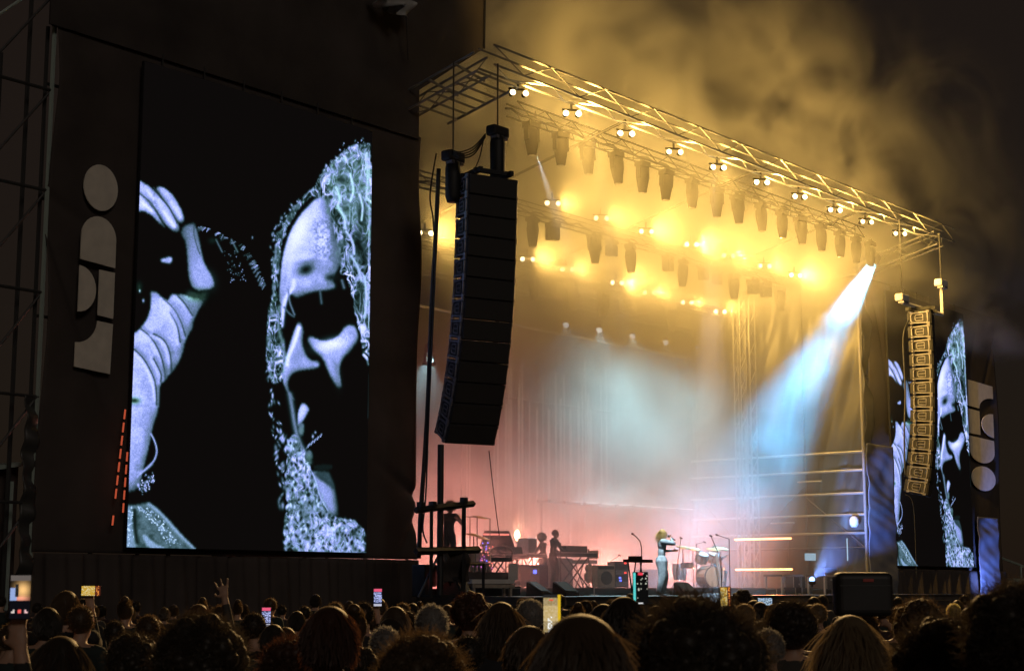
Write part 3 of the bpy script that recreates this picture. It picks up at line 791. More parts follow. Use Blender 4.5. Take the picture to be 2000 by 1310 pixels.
# ------------------------------------------------------------------ logo banners
def circle(cx, cz, rx, rz, a0=0, a1=360, n=28):
    return [(cx + rx * math.cos(R(a0 + (a1 - a0) * k / n)), cz + rz * math.sin(R(a0 + (a1 - a0) * k / n))) for k in range(n + 1)]
def logo(label, loc, w, h, flip):
    T = thing('logo_banner', label, 'banner', loc)
    X = lambda u, v: ((u - .5) * w * (-1 if flip else 1), (.5 - v) * h * (-1 if flip else 1))
    def sh(name, poly): MB().prism([X(*p) for p in poly], -.03, -.008).obj(name, M_LOGO, T)
    sh('disc', [(.52 + .47 * math.cos(R(a)), .114 + .112 * math.sin(R(a))) for a in range(0, 360, 12)])
    sh('arch', [(.04, .475), (.04, .36)] + [(.52 + .48 * math.cos(R(a)), .36 + .105 * math.sin(R(a))) for a in range(180, 361, 12)] + [(1.0, .49)])
    sh('half_disc', [(.03, .505)] + [(.03 + .47 * math.cos(R(a)), .615 + .11 * math.sin(R(a))) for a in range(-90, 91, 12)] + [(.03, .725)])
    sh('bar_block', [(.57, .51), (1.0, .512), (1.0, .735), (.57, .728)])
    sh('quarter_block', [(.57, .755), (1.0, .76), (.97, 1.0), (.0, .985), (.0, .87)] + [(.0 + .57 * math.sin(R(a)), .755 + .115 * math.cos(R(a))) for a in range(0, 91, 12)])
    return T
DL = DW - .10
lx0, lz0 = at(143, 722, DL); lx1, lz1 = at(231, 330, DL)
logo('tall banner of pale grey circle and arch shapes on the left wall', W((lx0 + lx1) / 2, DL, (lz0 + lz1) / 2), lx1 - lx0, lz1 - lz0, False)
rx0, rz0 = at(1897, 956, DL); rx1, rz1 = at(1937, 752, DL)
logo('upside down banner of grey circle and arch shapes beyond the far screen', W((rx0 + rx1) / 2, DL, (rz0 + rz1) / 2), rx1 - rx0, rz1 - rz0, True)

# red lit vents glimpsed beside the left screen
for k, (x0, y0, x1, y1) in enumerate([(245, 797, 219, 1030), (249, 880, 238, 1030)]):
    a = at(x0, y0, DW - .28); b = at(x1, y1, DW - .28)
    T = thing('warning_light_strip', ['long dashed red light strip along the left screen edge', 'short dashed red light strip hugging the left screen edge'][k], 'light strip', W(a[0], DW - .28, b[1]), group='red strips by the screen')
    n = 9 if k == 0 else 6
    for i in range(n):
        t0, t1 = (i + .1) / n, (i + .82) / n
        if rnd.random() < .12: continue
        p = (0 + (b[0] - a[0]) * t0, 0, (a[1] - b[1]) * (1 - t0)); q_ = ((b[0] - a[0]) * t1, 0, (a[1] - b[1]) * (1 - t1))
        bar(T, 'lit_segment', p, q_, .022, emis('red_strip', (1, .16, .07), .45), 4)

# ------------------------------------------------------------------ tall scrim behind the left wall
T = thing('scrim', 'huge black scrim rising behind the left wall to the roof corner', 'scrim', W(0, 2.56, 0))
e0 = at(948, 0, 2.56); e1 = at(944, 96, 2.56); e2 = at(819, 176, 2.56)
xs = at(100, 0, 2.56)[0]
MB().prism([(xs, 13.2), (e2[0], 13.2), (e2[0], e2[1]), (e1[0], e1[1]), (e0[0], e0[1] + 2.5), (xs, e0[1] + 2.5)], 0, .05).obj('cloth', M_FABD, T)
bar(T, 'edge_rope', (e1[0], -.03, e1[1]), (e0[0], -.03, e0[1] + 2.5), .03, M_CABLE)
for k in range(6): bar(T, 'upright', (xs + k * 2.0, .7, 0), (xs + k * 2.0, .7, 15.5), .05, M_DALU)
# crumpled grey tarp caught at the top
tp = at(775, 15, 2.0)
T = thing('tarpaulin', 'crumpled grey tarpaulin caught high above the left wall', 'tarpaulin', W(tp[0], 2.0, tp[1]))
def tdisp(X, Z): return .25 * np.sin(X * 5 + Z * 3) + .18 * np.sin(X * 11 - Z * 7) + .1 * np.sin(Z * 17 + X * 3)
cloth_grid('sheet', M_TARPW, T, 1.25, .55, 26, 14, tdisp, -.75, -.12, 0)
bar(T, 'wire', (.35, 0, -.15), (.75, .3, -1.1), .012, M_DALU, 4)

# ------------------------------------------------------------------ scaffold beside the left wall
dS = DW + .15
sA = at(100, 200, dS)[0]
T = thing('scaffold', 'scaffold tower with grey mesh at the far left of the wall', 'scaffold', W(sA, dS, 0))
bar(T, 'upright', (0, 0, 0), (0, 0, 15), .05, M_GREENM); bar(T, 'upright', (-1.6, 0, 0), (-1.6, 0, 13), .05, M_DALU)
bar(T, 'upright', (-.2, 1.6, 0), (-.2, 1.6, 13), .05, M_DALU)
for k in range(6):
    bar(T, 'ledger', (-1.6, 0, 1.4 + k * 2.1), (0, 0, 1.4 + k * 2.1), .035, M_DALU)
    bar(T, 'diagonal', (-1.6, .03, 1.4 + k * 2.1), (0, .03, 3.5 + k * 2.1), .028, M_DALU)
cloth_grid('mesh_sheet', M_TARP, T, .30, 4.6, 6, 60, lambda X, Z: .06 * np.sin(Z * 5 + X * 7) + .04 * np.sin(Z * 13), -.30, 1.0, -.06)
p0 = at(-10, 34, dS + 1); p1 = at(52, -8, dS + 1)
T = thing('guy_pole', 'pale slanting pole crossing the top left corner', 'pole', W(0, dS + 1, 0))
bar(T, 'tube', (p0[0], 0, p0[1]), (p1[0], 0, p1[1]), .035, M_GREENM); bar(T, 'brace', (p0[0], 0, p0[1]), (p0[0] - 3, 0, p0[1] - 2.5), .035, M_GREENM)
p0 = at(-20, 918, 3.4); p1 = at(62, 899, 3.4)
T = thing('side_tent', 'dim grey tent roof edge beside the scaffold at far left', 'tent', W(0, 3.4, 0))
MB().prism([(p0[0] - 3, p0[1] - .5), (p1[0], p1[1]), (p1[0], p1[1] - .08), (p0[0] - 3, p0[1] - .6)], 0, 2).obj('roof_edge', M_GREENM, T)
MB().prism([(p0[0] - 3, 0), (p1[0] - .1, 0), (p1[0] - .1, p1[1] - .1), (p0[0] - 3, p0[1] - .65)], .3, .34).obj('wall_panel', M_FAB, T)
bar(T, 'post', (p1[0] - .05, .1, 0), (p1[0] - .05, .1, p1[1]), .05, M_GREENM)
for k in range(3): bar(T, 'post', (at(15, 1000, 3.4)[0] - k * .9, -.1, 0), (at(15, 1000, 3.4)[0] - k * .9, -.1, p0[1] - .2), .04, M_GREENM)

# ------------------------------------------------------------------ right side wall of the stage
T = thing('side_wall', 'scaffold side wall of horizontal rails with dark sheeting at stage right', 'wall', W(0, 0, 0))
zt = ZR - SLOPE * pd - .35
bar(T, 'front_post', (RS, pd, FLOOR - 1.4), (RS, pd, zt), .055, mat('weathered_post', (.2, .19, .18), .6), 8)
DEND = 10.2
for k, (yr, m_) in enumerate([(881, M_ALU), (917, M_ALU), (962, M_ALU), (1004, M_ALU), (1040, M_ALU), (1069, M_DALU)]):
    z_ = ats(1684, yr, RS)[1]
    bar(T, 'rail', (RS + .06, pd, z_), (RS + .06, DEND, z_), .05, m_)
for dd in (5.2, 7.8, 10.0):
    bar(T, 'upright', (RS + .16, dd, FLOOR - 1.4), (RS + .16, dd, ZR - SLOPE * dd - .35), .05, M_DALU)
for (a, b, c, d_) in ((pd, 3.2, 5.2, 5.2), (5.2, 5.6, 7.8, 3.4), (7.8, 3.2, 10.0, 5.4)):
    bar(T, 'diagonal', (RS + .12, a, b), (RS + .12, c, d_), .03, M_DALU)
for z_, d0 in ((ats(1500, 1022, RS)[1], 5.6), (ats(1590, 940, RS)[1], 4.4)):
    bar(T, 'short_rail', (RS - .05, d0, z_), (RS - .05, d0 + 1.0, z_), .035, M_ALU)
# sheeting hangs behind the rails: upright in the d-z plane
xs_ = np.linspace(pd, DEND, 90); zs_ = np.linspace(FLOOR + .1, zt - .4, 90)
Xg, Zg = np.meshgrid(xs_, zs_)
Yg = RS + .28 + .07 * np.sin(Xg * 4.2 + .8 * np.sin(Zg * .8)) + .05 * np.sin(Zg * 2.3 + Xg * 1.9) + .025 * np.sin(Xg * 11 + Zg * 3)
v = np.stack([Yg, Xg, Zg], -1).reshape(-1, 3); n_ = 90
fc = [(r * n_ + c, r * n_ + c + 1, (r + 1) * n_ + c + 1, (r + 1) * n_ + c) for r in range(n_ - 1) for c in range(n_ - 1)]
MB().add(v.tolist(), fc).obj('sheeting', M_TARP, T, True)
# pleated sheet edge laced to the front post
T = thing('laced_sheet', 'creased sheet laced to the right front post of the stage', 'sheet', W(RS, pd - .1, 0))
cloth_grid('sheet', M_TARP, T, .5, zt - FLOOR, 12, 120, lambda X, Z: .05 * np.sin(Z * 4.5 + X * 5) + X * .25 * np.sin(Z * 2.1), .05, FLOOR - 1.2, 0)

# ------------------------------------------------------------------ line arrays
def cabinet_proto():
    o = bpy.data.objects.new('cabinet', None)
    # a wedge-sided enclosure, front to -y
    w, dpt, h = 1.34, .80, .488
    me = bpy.data.meshes.new('cabinet'); bm = bmesh.new()
    vs = [bm.verts.new(p) for p in [(-w / 2, -dpt / 2, h / 2), (w / 2, -dpt / 2, h / 2), (w / 2, -dpt / 2, -h / 2), (-w / 2, -dpt / 2, -h / 2),
                                    (-w / 2 * .86, dpt / 2, h / 2 * .82), (w / 2 * .86, dpt / 2, h / 2 * .82), (w / 2 * .86, dpt / 2, -h / 2 * .82), (-w / 2 * .86, dpt / 2, -h / 2 * .82)]]
    for f in ((0, 3, 2, 1), (4, 5, 6, 7), (0, 1, 5, 4), (2, 3, 7, 6), (1, 2, 6, 5), (3, 0, 4, 7)): bm.faces.new([vs[i] for i in f])
    bmesh.ops.recalc_face_normals(bm, faces=bm.faces)
    bmesh.ops.bevel(bm, geom=list(bm.edges), offset=.018, segments=1, affect='EDGES')
    bm.to_mesh(me); bm.free(); me.materials.append(M_CAB)
    gr = MB()
    gr.box((0, -dpt / 2 - .012, 0), (w - .06, .02, h - .05))
    grm = gr.mesh('grille', M_GRILLE)
    fr = {}
    for sx in (-1, 1):
        b = MB()
        def pt(y, z): # on the slanted side
            t = (y + dpt / 2) / dpt
            return (sx * (w / 2 * (1 - t) + w / 2 * .86 * t + .012), y, z)
        ring = [(-.26, .19), (.20, .17), (.27, .10), (.27, -.10), (.20, -.17), (-.26, -.19), (-.30, -.12), (-.30, .12)]
        b.tube([pt(*p) for p in ring] + [pt(*ring[0])], .026, 5)
        ring2 = [(-.14, .11), (.10, .10), (.13, .04), (.13, -.04), (.10, -.10), (-.14, -.11)]
        b.tube([pt(*p) for p in ring2] + [pt(*ring2[0])], .018, 5)
        b.tube([pt(-.12, .0), pt(.12, .0)], .014, 5)
        for zz in (.205, -.205):
            b.box(pt(-.31, zz), (.05, .1, .075)); b.box(pt(.25, zz * .92), (.05, .1, .07))
        fr[sx] = b.mesh('rigging_frame', M_PLATE)
    return me, grm, fr
CABM, GRM, FRM = cabinet_proto()
def line_array(label, top, rotz, n, step, tilts):
    T = thing('line_array', label, 'speaker array', top, rotz, 'hanging speaker arrays')
    y, z, ang = 0.0, 0.0, 0.0
    bm_ = MB()
    bm_.box((-.42, -.05, .10), (.09, 1.0, .12)); bm_.box((.42, -.05, .10), (.09, 1.0, .12)); bm_.box((0, -.35, .12), (1.0, .1, .1)); bm_.box((0, .3, .12), (1.0, .1, .1))
    bm_.obj('bumper_frame', M_BLK, T)
    fy, fz, H_ = -.40, 0.0, .49
    for i in range(n):
        ang = tilts(i); c_, s_n = math.cos(ang), math.sin(ang)
        rt = lambda u, w_: (u * c_ - w_ * s_n, u * s_n + w_ * c_)
        cc = rt(.40, -H_ / 2)
        o = bpy.data.objects.new('cabinet', CABM); link(o, T)
        o.location = (0, fy + cc[0], fz + cc[1]); o.rotation_euler = (ang, 0, 0)
        link(bpy.data.objects.new('grille', GRM), o)
        for sx in (-1, 1): link(bpy.data.objects.new('rigging_frame', FRM[sx]), o)
        st_ = rt(0, -(H_ + (.012 if i > 7 else .002))); fy += st_[0]; fz += st_[1]
    y, z = fy, fz
    return T, (y, z)
# left hang
dA = -.35
sL, zL = at(948, 352, dA)
TURN = R(20)
LA, endL = line_array('black line array speakers hanging left of the stage opening', W(sL, dA, zL), -TURN, 13, .497, lambda i: R(2 + .16 * i * i))
sRt, zRt = at(1797, 612, dA)
LB, endR = line_array('far line array speakers lit yellow at the right end of the stage', W(sRt, dA, zRt), TURN, 13, .497, lambda i: R(-1 + .085 * i * i))
def hoist(label, s_, d_, z_, ztop, sleeve, mcol):
    T = thing('chain_hoist', label, 'hoist', W(s_, d_, z_), group='chain hoists above the speakers')
    rbox('motor', (.58, .30, .26), mcol, T, .05)
    for k in (-.16, .02, .16): block(T, 'clamp_plate', (k, -.05, -.16), (.10, .2, .08), M_PLATE)
    bar(T, 'chain', (0, 0, .12), (0, 0, ztop - z_), .022, M_DALU, 5)
    if sleeve:
        MB().lathe([(.16, -.13), (.19, -.3), (.185, -sleeve + .12), (.15, -sleeve)], 10).obj('chain_bag', M_CABLE, T, True)
    return T
h1 = at(972, 258, dA); h2 = at(885, 307, dA + .5)
hoist('black chain hoist with long chain bag above the left speakers', h1[0], dA, h1[1], ZR - .25, h1[1] - zL - .02, M_BLK)
hoist('lower black chain hoist at the back corner of the left speakers', h2[0], dA + .5, h2[1], ZR - .35, 1.1, M_BLK)
h3 = at(1762, 582, dA); h4 = at(1838, 553, dA)
hoist('yellow lit chain hoist on the left pole of the far speakers', h3[0], dA, h3[1], ZR - .25, 0, M_WHT)
hoist('yellow lit chain hoist on the right pole of the far speakers', h4[0], dA, h4[1], ZR - .25, 0, M_WHT)
T = thing('lifting_bar', 'steel lifting bar joining the two hoists above the far speakers', 'lifting bar', W(0, dA, 0))
bar(T, 'beam', (h3[0], 0, zRt + .2), (h4[0], 0, zRt + .2), .07, M_WHT); bar(T, 'drop', (h3[0], 0, zRt + .2), (h3[0], 0, h3[1] - .1), .035, M_WHT); bar(T, 'drop', (h4[0], 0, zRt + .2), (h4[0], 0, h4[1] - .1), .06, M_WHT)
def cable(name, label, pts3, r, m=M_CABLE, n=5):
    ps = [Vector(p) for p in pts3]; o = ps[-1].copy(); o.z = min(p.z for p in ps)
    out = []
    for i in range(len(ps) - 1):          # Catmull-Rom
        a, b, c, e = ps[max(i - 1, 0)], ps[i], ps[i + 1], ps[min(i + 2, len(ps) - 1)]
        for k in range(8):
            t = k / 8
            out.append(.5 * ((2 * b) + (c - a) * t + (2 * a - 5 * b + 4 * c - e) * t * t + (3 * b - a - 3 * c + e) * t ** 3))
    out.append(ps[-1])
    ob = MB().tube([p - o for p in out], r, n).obj(name, m, None, True); ob.location = o
    return tag(ob, label, 'cable', 'cables at the speakers')
def pxd(x, y, d): s_, z_ = at(x, y, d); return W(s_, d, z_)
cable('cable', 'thick cable bundle running from roof to deck behind the left speakers', [pxd(857, 330, .6), pxd(850, 480, .6), pxd(843, 600, .6), pxd(836, 780, .6), pxd(829, 900, .6), pxd(822, 1000, .6), pxd(818, 1090, .6)], .055)
cable('cable', 'thin cable looping beside the thick bundle left of the speakers', [pxd(852, 300, .5), pxd(840, 380, .5), pxd(846, 430, .5), pxd(850, 520, .5), pxd(846, 620, .5), pxd(838, 800, .5), pxd(832, 960, .5), pxd(826, 1030, .5), pxd(834, 1060, .5)], .02)
for k in range(4):
    cable('cable', ['uppermost', 'second', 'third', 'lowest'][k] + ' sagging cable between the two left hoists', [pxd(948, 262 + 2 * k, dA), pxd(925, 287 + 5 * k, dA), pxd(898, 297 + 4 * k, dA), pxd(882, 292 + 3 * k, dA + .4)], .016)
cable('cable', 'short cable from the left hoist to the speaker frame', [pxd(944, 275, dA), pxd(936, 310, dA), pxd(925, 335, dA)], .014)
eL = pxd(955, 880, dA + .3)
cable('cable', 'thin tie line dropping from the left speakers to the deck', [eL, pxd(964, 960, .6), pxd(975, 1045, .9)], .012)
cable('cable', 'slack feed cable beside the far speakers', [pxd(1775, 625, dA), pxd(1764, 660, dA), pxd(1768, 760, dA), pxd(1766, 850, dA), pxd(1768, 930, dA)], .03, M_DALU)
cable('cable', 'tie line hanging under the far speakers', [pxd(1768, 965, dA + .2), pxd(1784, 990, dA), pxd(1790, 1130, dA)], .012, M_DALU)

# ------------------------------------------------------------------ washes at the back and the floor
def wash(x, y, d_, color, power, ax, ay, ad, size, label, group, lens):
    """a floor or pipe wash light: small lit fixture with a spot in it"""
    p = pxd(x, y, d_); a = pxd(ax, ay, ad)
    v = Matrix.Rotation(-PHI, 3, 'Z') @ (a - p).normalized()
    Mh = v.to_track_quat('Z', 'Y').to_matrix().to_4x4()
    T = thing('wash_light', label, 'stage light', p, group=group)
    MB().lathe([(.08, -.32), (.13, -.25), (.14, -.06), (.135, -.04)], 12, Mh).obj('head', M_FIX, T, True)
    MB().lathe([(.12, -.038), (.10, -.02)], 12, Mh).obj('lens', lens, T)
    MB().box((0, 0, -.3), (.3, .25, .08)).obj('base', M_FIX, T)
    for sx in (-1, 1): MB().box((sx * .17, 0, -.16), (.03, .08, .3)).obj('yoke_arm', M_FIX, T)
    lamp_light('wash', 'SPOT', p + (a - p).normalized() * .06, color, power, a, size, 1.0, .08)
CYANP = 110
CYAN = (.50, .90, 1.0); SALM = (1, .31, .235)
G1, G2 = 'cool wash lights at the back of the stage', 'warm floor lights along the back'
for k, (x, y, tx, ty, pw) in enumerate(((1105, 636, 1130, 930, 1300), (1170, 646, 1200, 1000, 3900), (1235, 658, 1250, 1010, 5000), (1300, 670, 1310, 1010, 4000), (1360, 682, 1370, 960, 1500))):
    wash(x, y, 9.95, CYAN, pw, tx, ty, 5.6, 66, 'cool wash light, %s from left along the top of the backdrop' % ORD[k], G1, E_WHITE)
wash(838, 690, 6.0, CYAN, 2000, 832, 800, 6.6, 70, 'cool wash light showing in the gap beside the left wall', G1, E_WHITE)
wash(880, 1120, 8.8, SALM, 9500, 880, 1075, 4.5, 62, 'warm floor light at the left back of the stage', G2, E_PINK)
wash(1040, 1122, 9.0, SALM, 9500, 1030, 1080, 4.5, 62, 'warm floor light behind the keyboards', G2, E_PINK)
wash(1180, 1126, 9.0, SALM, 7000, 1170, 1085, 4.5, 58, 'warm floor light behind the amplifier', G2, E_PINK)
wash(1325, 1128, 8.6, SALM, 7000, 1330, 1085, 4.5, 58, 'warm floor light behind the drum kit', G2, E_PINK)

# the front lamps also shine out over the audience
for (x, y, p) in lampsA:
    s_, z_ = at(x, y, .25)
    lamp_light('audience_light', 'SPOT', W(s_, -.75, z_ - .1), (1, .62, .24), 3600 * (.5 + .5 * p), W(-30, -25, 1.7), 75, 1, .1)
# horizontal lamp pipe upstage and strip curtain
a, b = at(1050, 974, 8.6), at(1335, 1001, 8.6)
zz = (a[1] + b[1]) / 2
T = thing('lamp_pipe', 'thin horizontal pipe of small lamps in the white smoke', 'pipe', W(0, 8.6, 0))
bar(T, 'pipe', (a[0], 0, zz), (b[0], 0, zz), .045, M_DALU)
for k in range(9): block(T, 'lamp', (a[0] + (b[0] - a[0]) * (k + .5) / 9, -.06, zz + .02), (.16, .12, .1), M_FIX)
for s_ in (a[0] + .2, b[0] - .2): bar(T, 'support', (s_, 0, FLOOR), (s_, 0, zz), .04, M_DALU)
s0_, s1_ = at(1120, 980, 8.6)[0], b[0] + .6
block(T, 'lit_strip', ((s0_ + s1_) / 2, 0, zz + .075), (s1_ - s0_, .06, .02), E_WHITE)
cl = bpy.data.lights.new('cool_batten', 'AREA'); cl.shape = 'RECTANGLE'; cl.size = s1_ - s0_; cl.size_y = .3; cl.spread = R(170); cl.color = CYAN; cl.energy = CYANP
co_ = bpy.data.objects.new('cool_batten', cl); C.objects.link(co_); co_.location = W((s0_ + s1_) / 2, 8.6, zz + .12)
co_.rotation_euler = (R(240), 0, PHI)
T = thing('strip_curtain', 'pale vertical strips hanging behind the keyboards', 'curtain', W(0, 9.7, 0))
for x in (908, 916, 962, 968, 985, 992, 1002, 1010, 1018, 1030, 1046, 1061, 1074, 1083, 1098, 1105, 1117, 1128, 1134, 1142, 1149, 1158, 1172, 1186):
    s_ = at(x, 900, 9.7)[0]; zt_ = at(x, rnd.uniform(700, 800), 9.7)[1]
    w_ = rnd.uniform(.05, .16)
    MB().box((s_, rnd.uniform(-.1, .1), (zt_ + FLOOR) / 2), (w_, .015, zt_ - FLOOR)).obj('strip', M_STRIP, T)
bar(T, 'rail', (at(900, 800, 9.7)[0], .05, 8.2), (at(1195, 800, 9.7)[0], .05, 8.2), .04, M_DALU)
for x in (908, 1030, 1190): bar(T, 'support', (at(x, 800, 9.7)[0], .12, FLOOR), (at(x, 800, 9.7)[0], .12, 8.2), .04, M_DALU)

# orange light battens at stage right
for k, (x0, y0, x1, y1) in enumerate([(1435, 1054, 1545, 1050), (1437, 1113, 1547, 1110)]):
    s_ = 16.0
    a = ats(x0, y0, s_); b = ats(x1, y1, s_)
    z_ = (a[1] + b[1]) / 2
    T = thing('light_batten', ['upper glowing orange light batten at stage right', 'lower glowing orange light batten at stage right'][k], 'light batten', W(s_, b[0], z_), group='orange light battens')
    bar(T, 'tube', (0, 0, 0), (0, a[0] - b[0], 0), .035, E_ORNG, 8)
    block(T, 'housing', (.07, (a[0] - b[0]) / 2, 0), (.07, a[0] - b[0] + .1, .1), M_BLK)
    for t in (.08, .92): bar(T, 'post', (.1, (a[0] - b[0]) * t, -z_ + FLOOR), (.1, (a[0] - b[0]) * t, 0), .025, M_DALU)
    for t in (.3, .75):
        lamp_light('batten_glow', 'SPOT', W(s_ - .1, b[0] + (a[0] - b[0]) * t, z_), (1, .28, .09), 900, W(s_ - 4, b[0] + (a[0] - b[0]) * t - .5, z_ - .0), 100, 1, .05)

# small blue lamp by the cases, lighting the sheet of the right wing
p = pxd(1586, 1131, 1.2)
T = thing('blue_lamp', 'small blue lamp shining up toward the right wall sheet', 'lamp', p)
MB().ell((0, 0, 0), (.09, .09, .09)).obj('lens', E_BLUE, T, True); MB().lathe([(.1, -.16), (.12, -.1), (.11, -.05)], 10).obj('housing', M_FIX, T, True)
block(T, 'stand', (0, 0, -.2), (.05, .05, .1), M_FIX)
tgt = pxd(1722, 985, DW - .5)
lamp_light('blue_beam', 'SPOT', p + (tgt - p).normalized() * .16, (.16, .30, 1), 9000, tgt, 30, .6, .05)
lamp_light('pale_beam', 'SPOT', p + Vector((.1, .1, .12)), (.55, .85, 1), 1200, pxd(1672, 950, 3.5), 24, .5, .05)
p = pxd(1935, 1148, DW - 1.4)
T = thing('blue_lamp', 'ground lamp turning the outer edge of the right wall blue', 'lamp', W(*[at(1935, 1148, DW - 1.4)[0], DW - 1.4, .0]))
MB().lathe([(.12, 0), (.14, .2), (.12, .3)], 10).obj('housing', M_FIX, T, True); MB().lathe([(.11, .302), (.1, .32)], 10).obj('lens', E_BLUE, T)
lamp_light('blue_uplight', 'SPOT', W(at(1935, 1148, DW - 1.4)[0], DW - 1.4, .4), (.16, .28, 1), 3000, W(at(1935, 1000, DW)[0], DW, 4.2), 45, .8, .05)

# ------------------------------------------------------------------ people
def capsule(mb, p, q, r1, r2, n=10):
    p, q = Vector(p), Vector(q); ax = (q - p); L = ax.length; ax = ax.normalized() if L > 1e-6 else Vector((0, 0, 1))
    pts = [p - ax * r1 * .98, p - ax * r1 * .7, p, q, q + ax * r2 * .7, q + ax * r2 * .98]
    mb.tube(pts, [r1 * .2, r1 * .71, r1, r2, r2 * .71, r2 * .2], n)
def ik(a, b, l1, l2, hint):
    a, b = Vector(a), Vector(b); v = b - a; d = min(v.length, l1 + l2 - .002)
    if v.length > 1e-6: v = v.normalized()
    b = a + v * d
    x = (l1 * l1 - l2 * l2 + d * d) / (2 * d); h = math.sqrt(max(l1 * l1 - x * x, 0))
    hv = Vector(hint); hv = hv - v * hv.dot(v)
    hv = hv.normalized() if hv.length > 1e-5 else v.orthogonal().normalized()
    return a + v * x + hv * h, b
def human(name, H=1.72, wrists=(None, None), feet=((-.1, 0, 0), (.1, 0, 0)), hip_drop=0, lean=(0, 0), head=(0, 0), curl=(True, True), vox=.02, mats=None, fem=False, slim=1.0, skinz=None, baggy=1.0, elbow=(.8, -.5, -.6)):
    """one continuous body facing +y; wrists/feet in local metres for a figure 1.72 tall"""
    mb = MB()
    lx, ly = lean
    pel = Vector((0, 0, .95 - hip_drop)); che = pel + Vector((lx * .6, ly * .6, .37)); nek = pel + Vector((lx, ly, .52))
    sw = .175 if fem else .195
    for sx in (-1, 1):
        mb.ell(che + Vector((sx * .07, .01, .02)), (.105 * slim, .105, .15)); 
    mb.ell(pel + Vector((0, 0, .03)), (.165 * slim, .115, .13)); mb.ell((pel + che) / 2, (.14 * slim, .10, .2))
    mb.ell(che + Vector((0, 0, .05)), (.165 * slim, .11, .14))
    capsule(mb, che + Vector((-sw + .03, 0, .11)), che + Vector((sw - .03, 0, .11)), .068, .068)
    hc = nek + Vector((head[0], head[1] + .02, .17))
    capsule(mb, nek + Vector((0, -.005, -.03)), hc + Vector((0, -.01, -.08)), .062, .054)
    mb.ell(hc + Vector((0, -.01, .02)), (.076, .097, .10), None, 14, 10)
    mb.ell(hc + Vector((0, .035, -.06)), (.05, .055, .062), None, 10, 8)
    mb.ell(hc + Vector((0, .098, -.018)), (.014, .02, .03)); mb.ell(hc + Vector((0, .085, -.065)), (.026, .012, .012)); mb.ell(hc + Vector((0, .084, .03)), (.05, .014, .014))
    for sx in (-1, 1): mb.ell(hc + Vector((sx * .078, -.005, -.01)), (.012, .024, .034))
    HANDS = {}
    for i, sx in enumerate((-1, 1)):
        shd = che + Vector((sx * sw, 0, .11))
        wt = wrists[i]
        wt = shd + Vector((sx * .07, .06, -.53)) if wt is None else Vector(wt)
        el, wr = ik(shd, wt, .285, .255, (sx * elbow[0], elbow[1], elbow[2])); HANDS[i] = wr + (wr - el).normalized() * .09
        capsule(mb, shd, el, .058 * (.6 + .4 * baggy), .043 * (.6 + .4 * baggy)); capsule(mb, el, wr, .043, .028)
        fdir = (wr - el).normalized()
        sidev = fdir.cross(Vector((0, 1, 0))); sidev = sidev.normalized() if sidev.length > .2 else Vector((1, 0, 0))
        nrm = sidev.cross(fdir).normalized()
        palm = wr + fdir * .055
        mb.ell(palm, (.02, .02, .02))
        for off in (-.027, -.009, .009, .027):
            capsule(mb, wr + sidev * off * .5, wr + fdir * .095 + sidev * off, .015, .013, 6)
        fan = 0 if curl[i] else 1
        for k, (off, ln) in enumerate(((-.029, .058), (-.01, .072), (.01, .078), (.029, .068))):
            b0 = wr + fdir * .095 + sidev * off * (1 + .1 * fan); fdir = ((wr - el).normalized() + sidev * off * 9 * fan).normalized()
            cv = .9 if curl[i] else .15
            m1 = b0 + (fdir * (1 - cv * .35) + nrm * cv * .7).normalized() * ln * .55
            m2 = m1 + (fdir * (1 - cv * 1.1) + nrm * cv).normalized() * ln * .5
            capsule(mb, b0, m1, .0105, .0095, 6); capsule(mb, m1, m2, .0095, .008, 6)
        th = wr + fdir * .03 + sidev * (.032)
        t1 = th + (fdir * .6 + sidev * .7 + nrm * .4).normalized() * .04
        capsule(mb, th, t1, .0125, .011, 6); capsule(mb, t1, t1 + (fdir * .7 + nrm * .6).normalized() * .035, .011, .009, 6)
        hip = pel + Vector((sx * .088, 0, -.03)); ft = Vector(feet[i]) + Vector((0, 0, .085))
        kn, an = ik(hip, ft, .425, .425, (sx * .1, 1, 0))
        capsule(mb, hip, kn, .088 * slim * (.7 + .3 * baggy), .056 * baggy); capsule(mb, kn, an + Vector((0, 0, .03)), .056 * baggy, .038 * baggy)
        capsule(mb, an + Vector((0, -.03, -.045)), an + Vector((0, .15, -.055)), .038, .03)
    me0 = mb.mesh('tmp', None)
    ob = bpy.data.objects.new('tmp', me0); C.objects.link(ob)
    rm = ob.modifiers.new('r', 'REMESH'); rm.mode = 'VOXEL'; rm.voxel_size = vox
    smd = ob.modifiers.new('s', 'SMOOTH'); smd.iterations = 3; smd.factor = .5
    dg = bpy.context.evaluated_depsgraph_get()
    me = bpy.data.meshes.new_from_object(ob.evaluated_get(dg)); me.name = name
    bpy.data.objects.remove(ob); bpy.data.meshes.remove(me0)
    mats = mats or (M_SKIN, M_SHIRT, M_JEANS)
    me.materials.clear()
    for m_ in mats: me.materials.append(m_)
    co = np.zeros(len(me.vertices) * 3); me.vertices.foreach_get('co', co); co = co.reshape(-1, 3)
    idx = np.zeros(len(me.polygons), np.int32); cen = np.zeros(len(me.polygons) * 3); me.polygons.foreach_get('center', cen); cen = cen.reshape(-1, 3)
    idx[:] = 1
    idx[cen[:, 2] < pel.z - .02] = 2
    dn = np.array(nek)
    idx[(cen[:, 2] > nek.z + .005) & (np.hypot(cen[:, 0] - hc.x, cen[:, 1] - hc.y) < .15)] = 0
    for i, sx in enumerate((-1, 1)):
        idx[np.linalg.norm(cen - np.array(HANDS[i]), axis=1) < (.15 if skinz is None else skinz)] = 0
    me.polygons.foreach_set('material_index', idx)
    me.polygons.foreach_set('use_smooth', [True] * len(me.polygons))
    me.update()
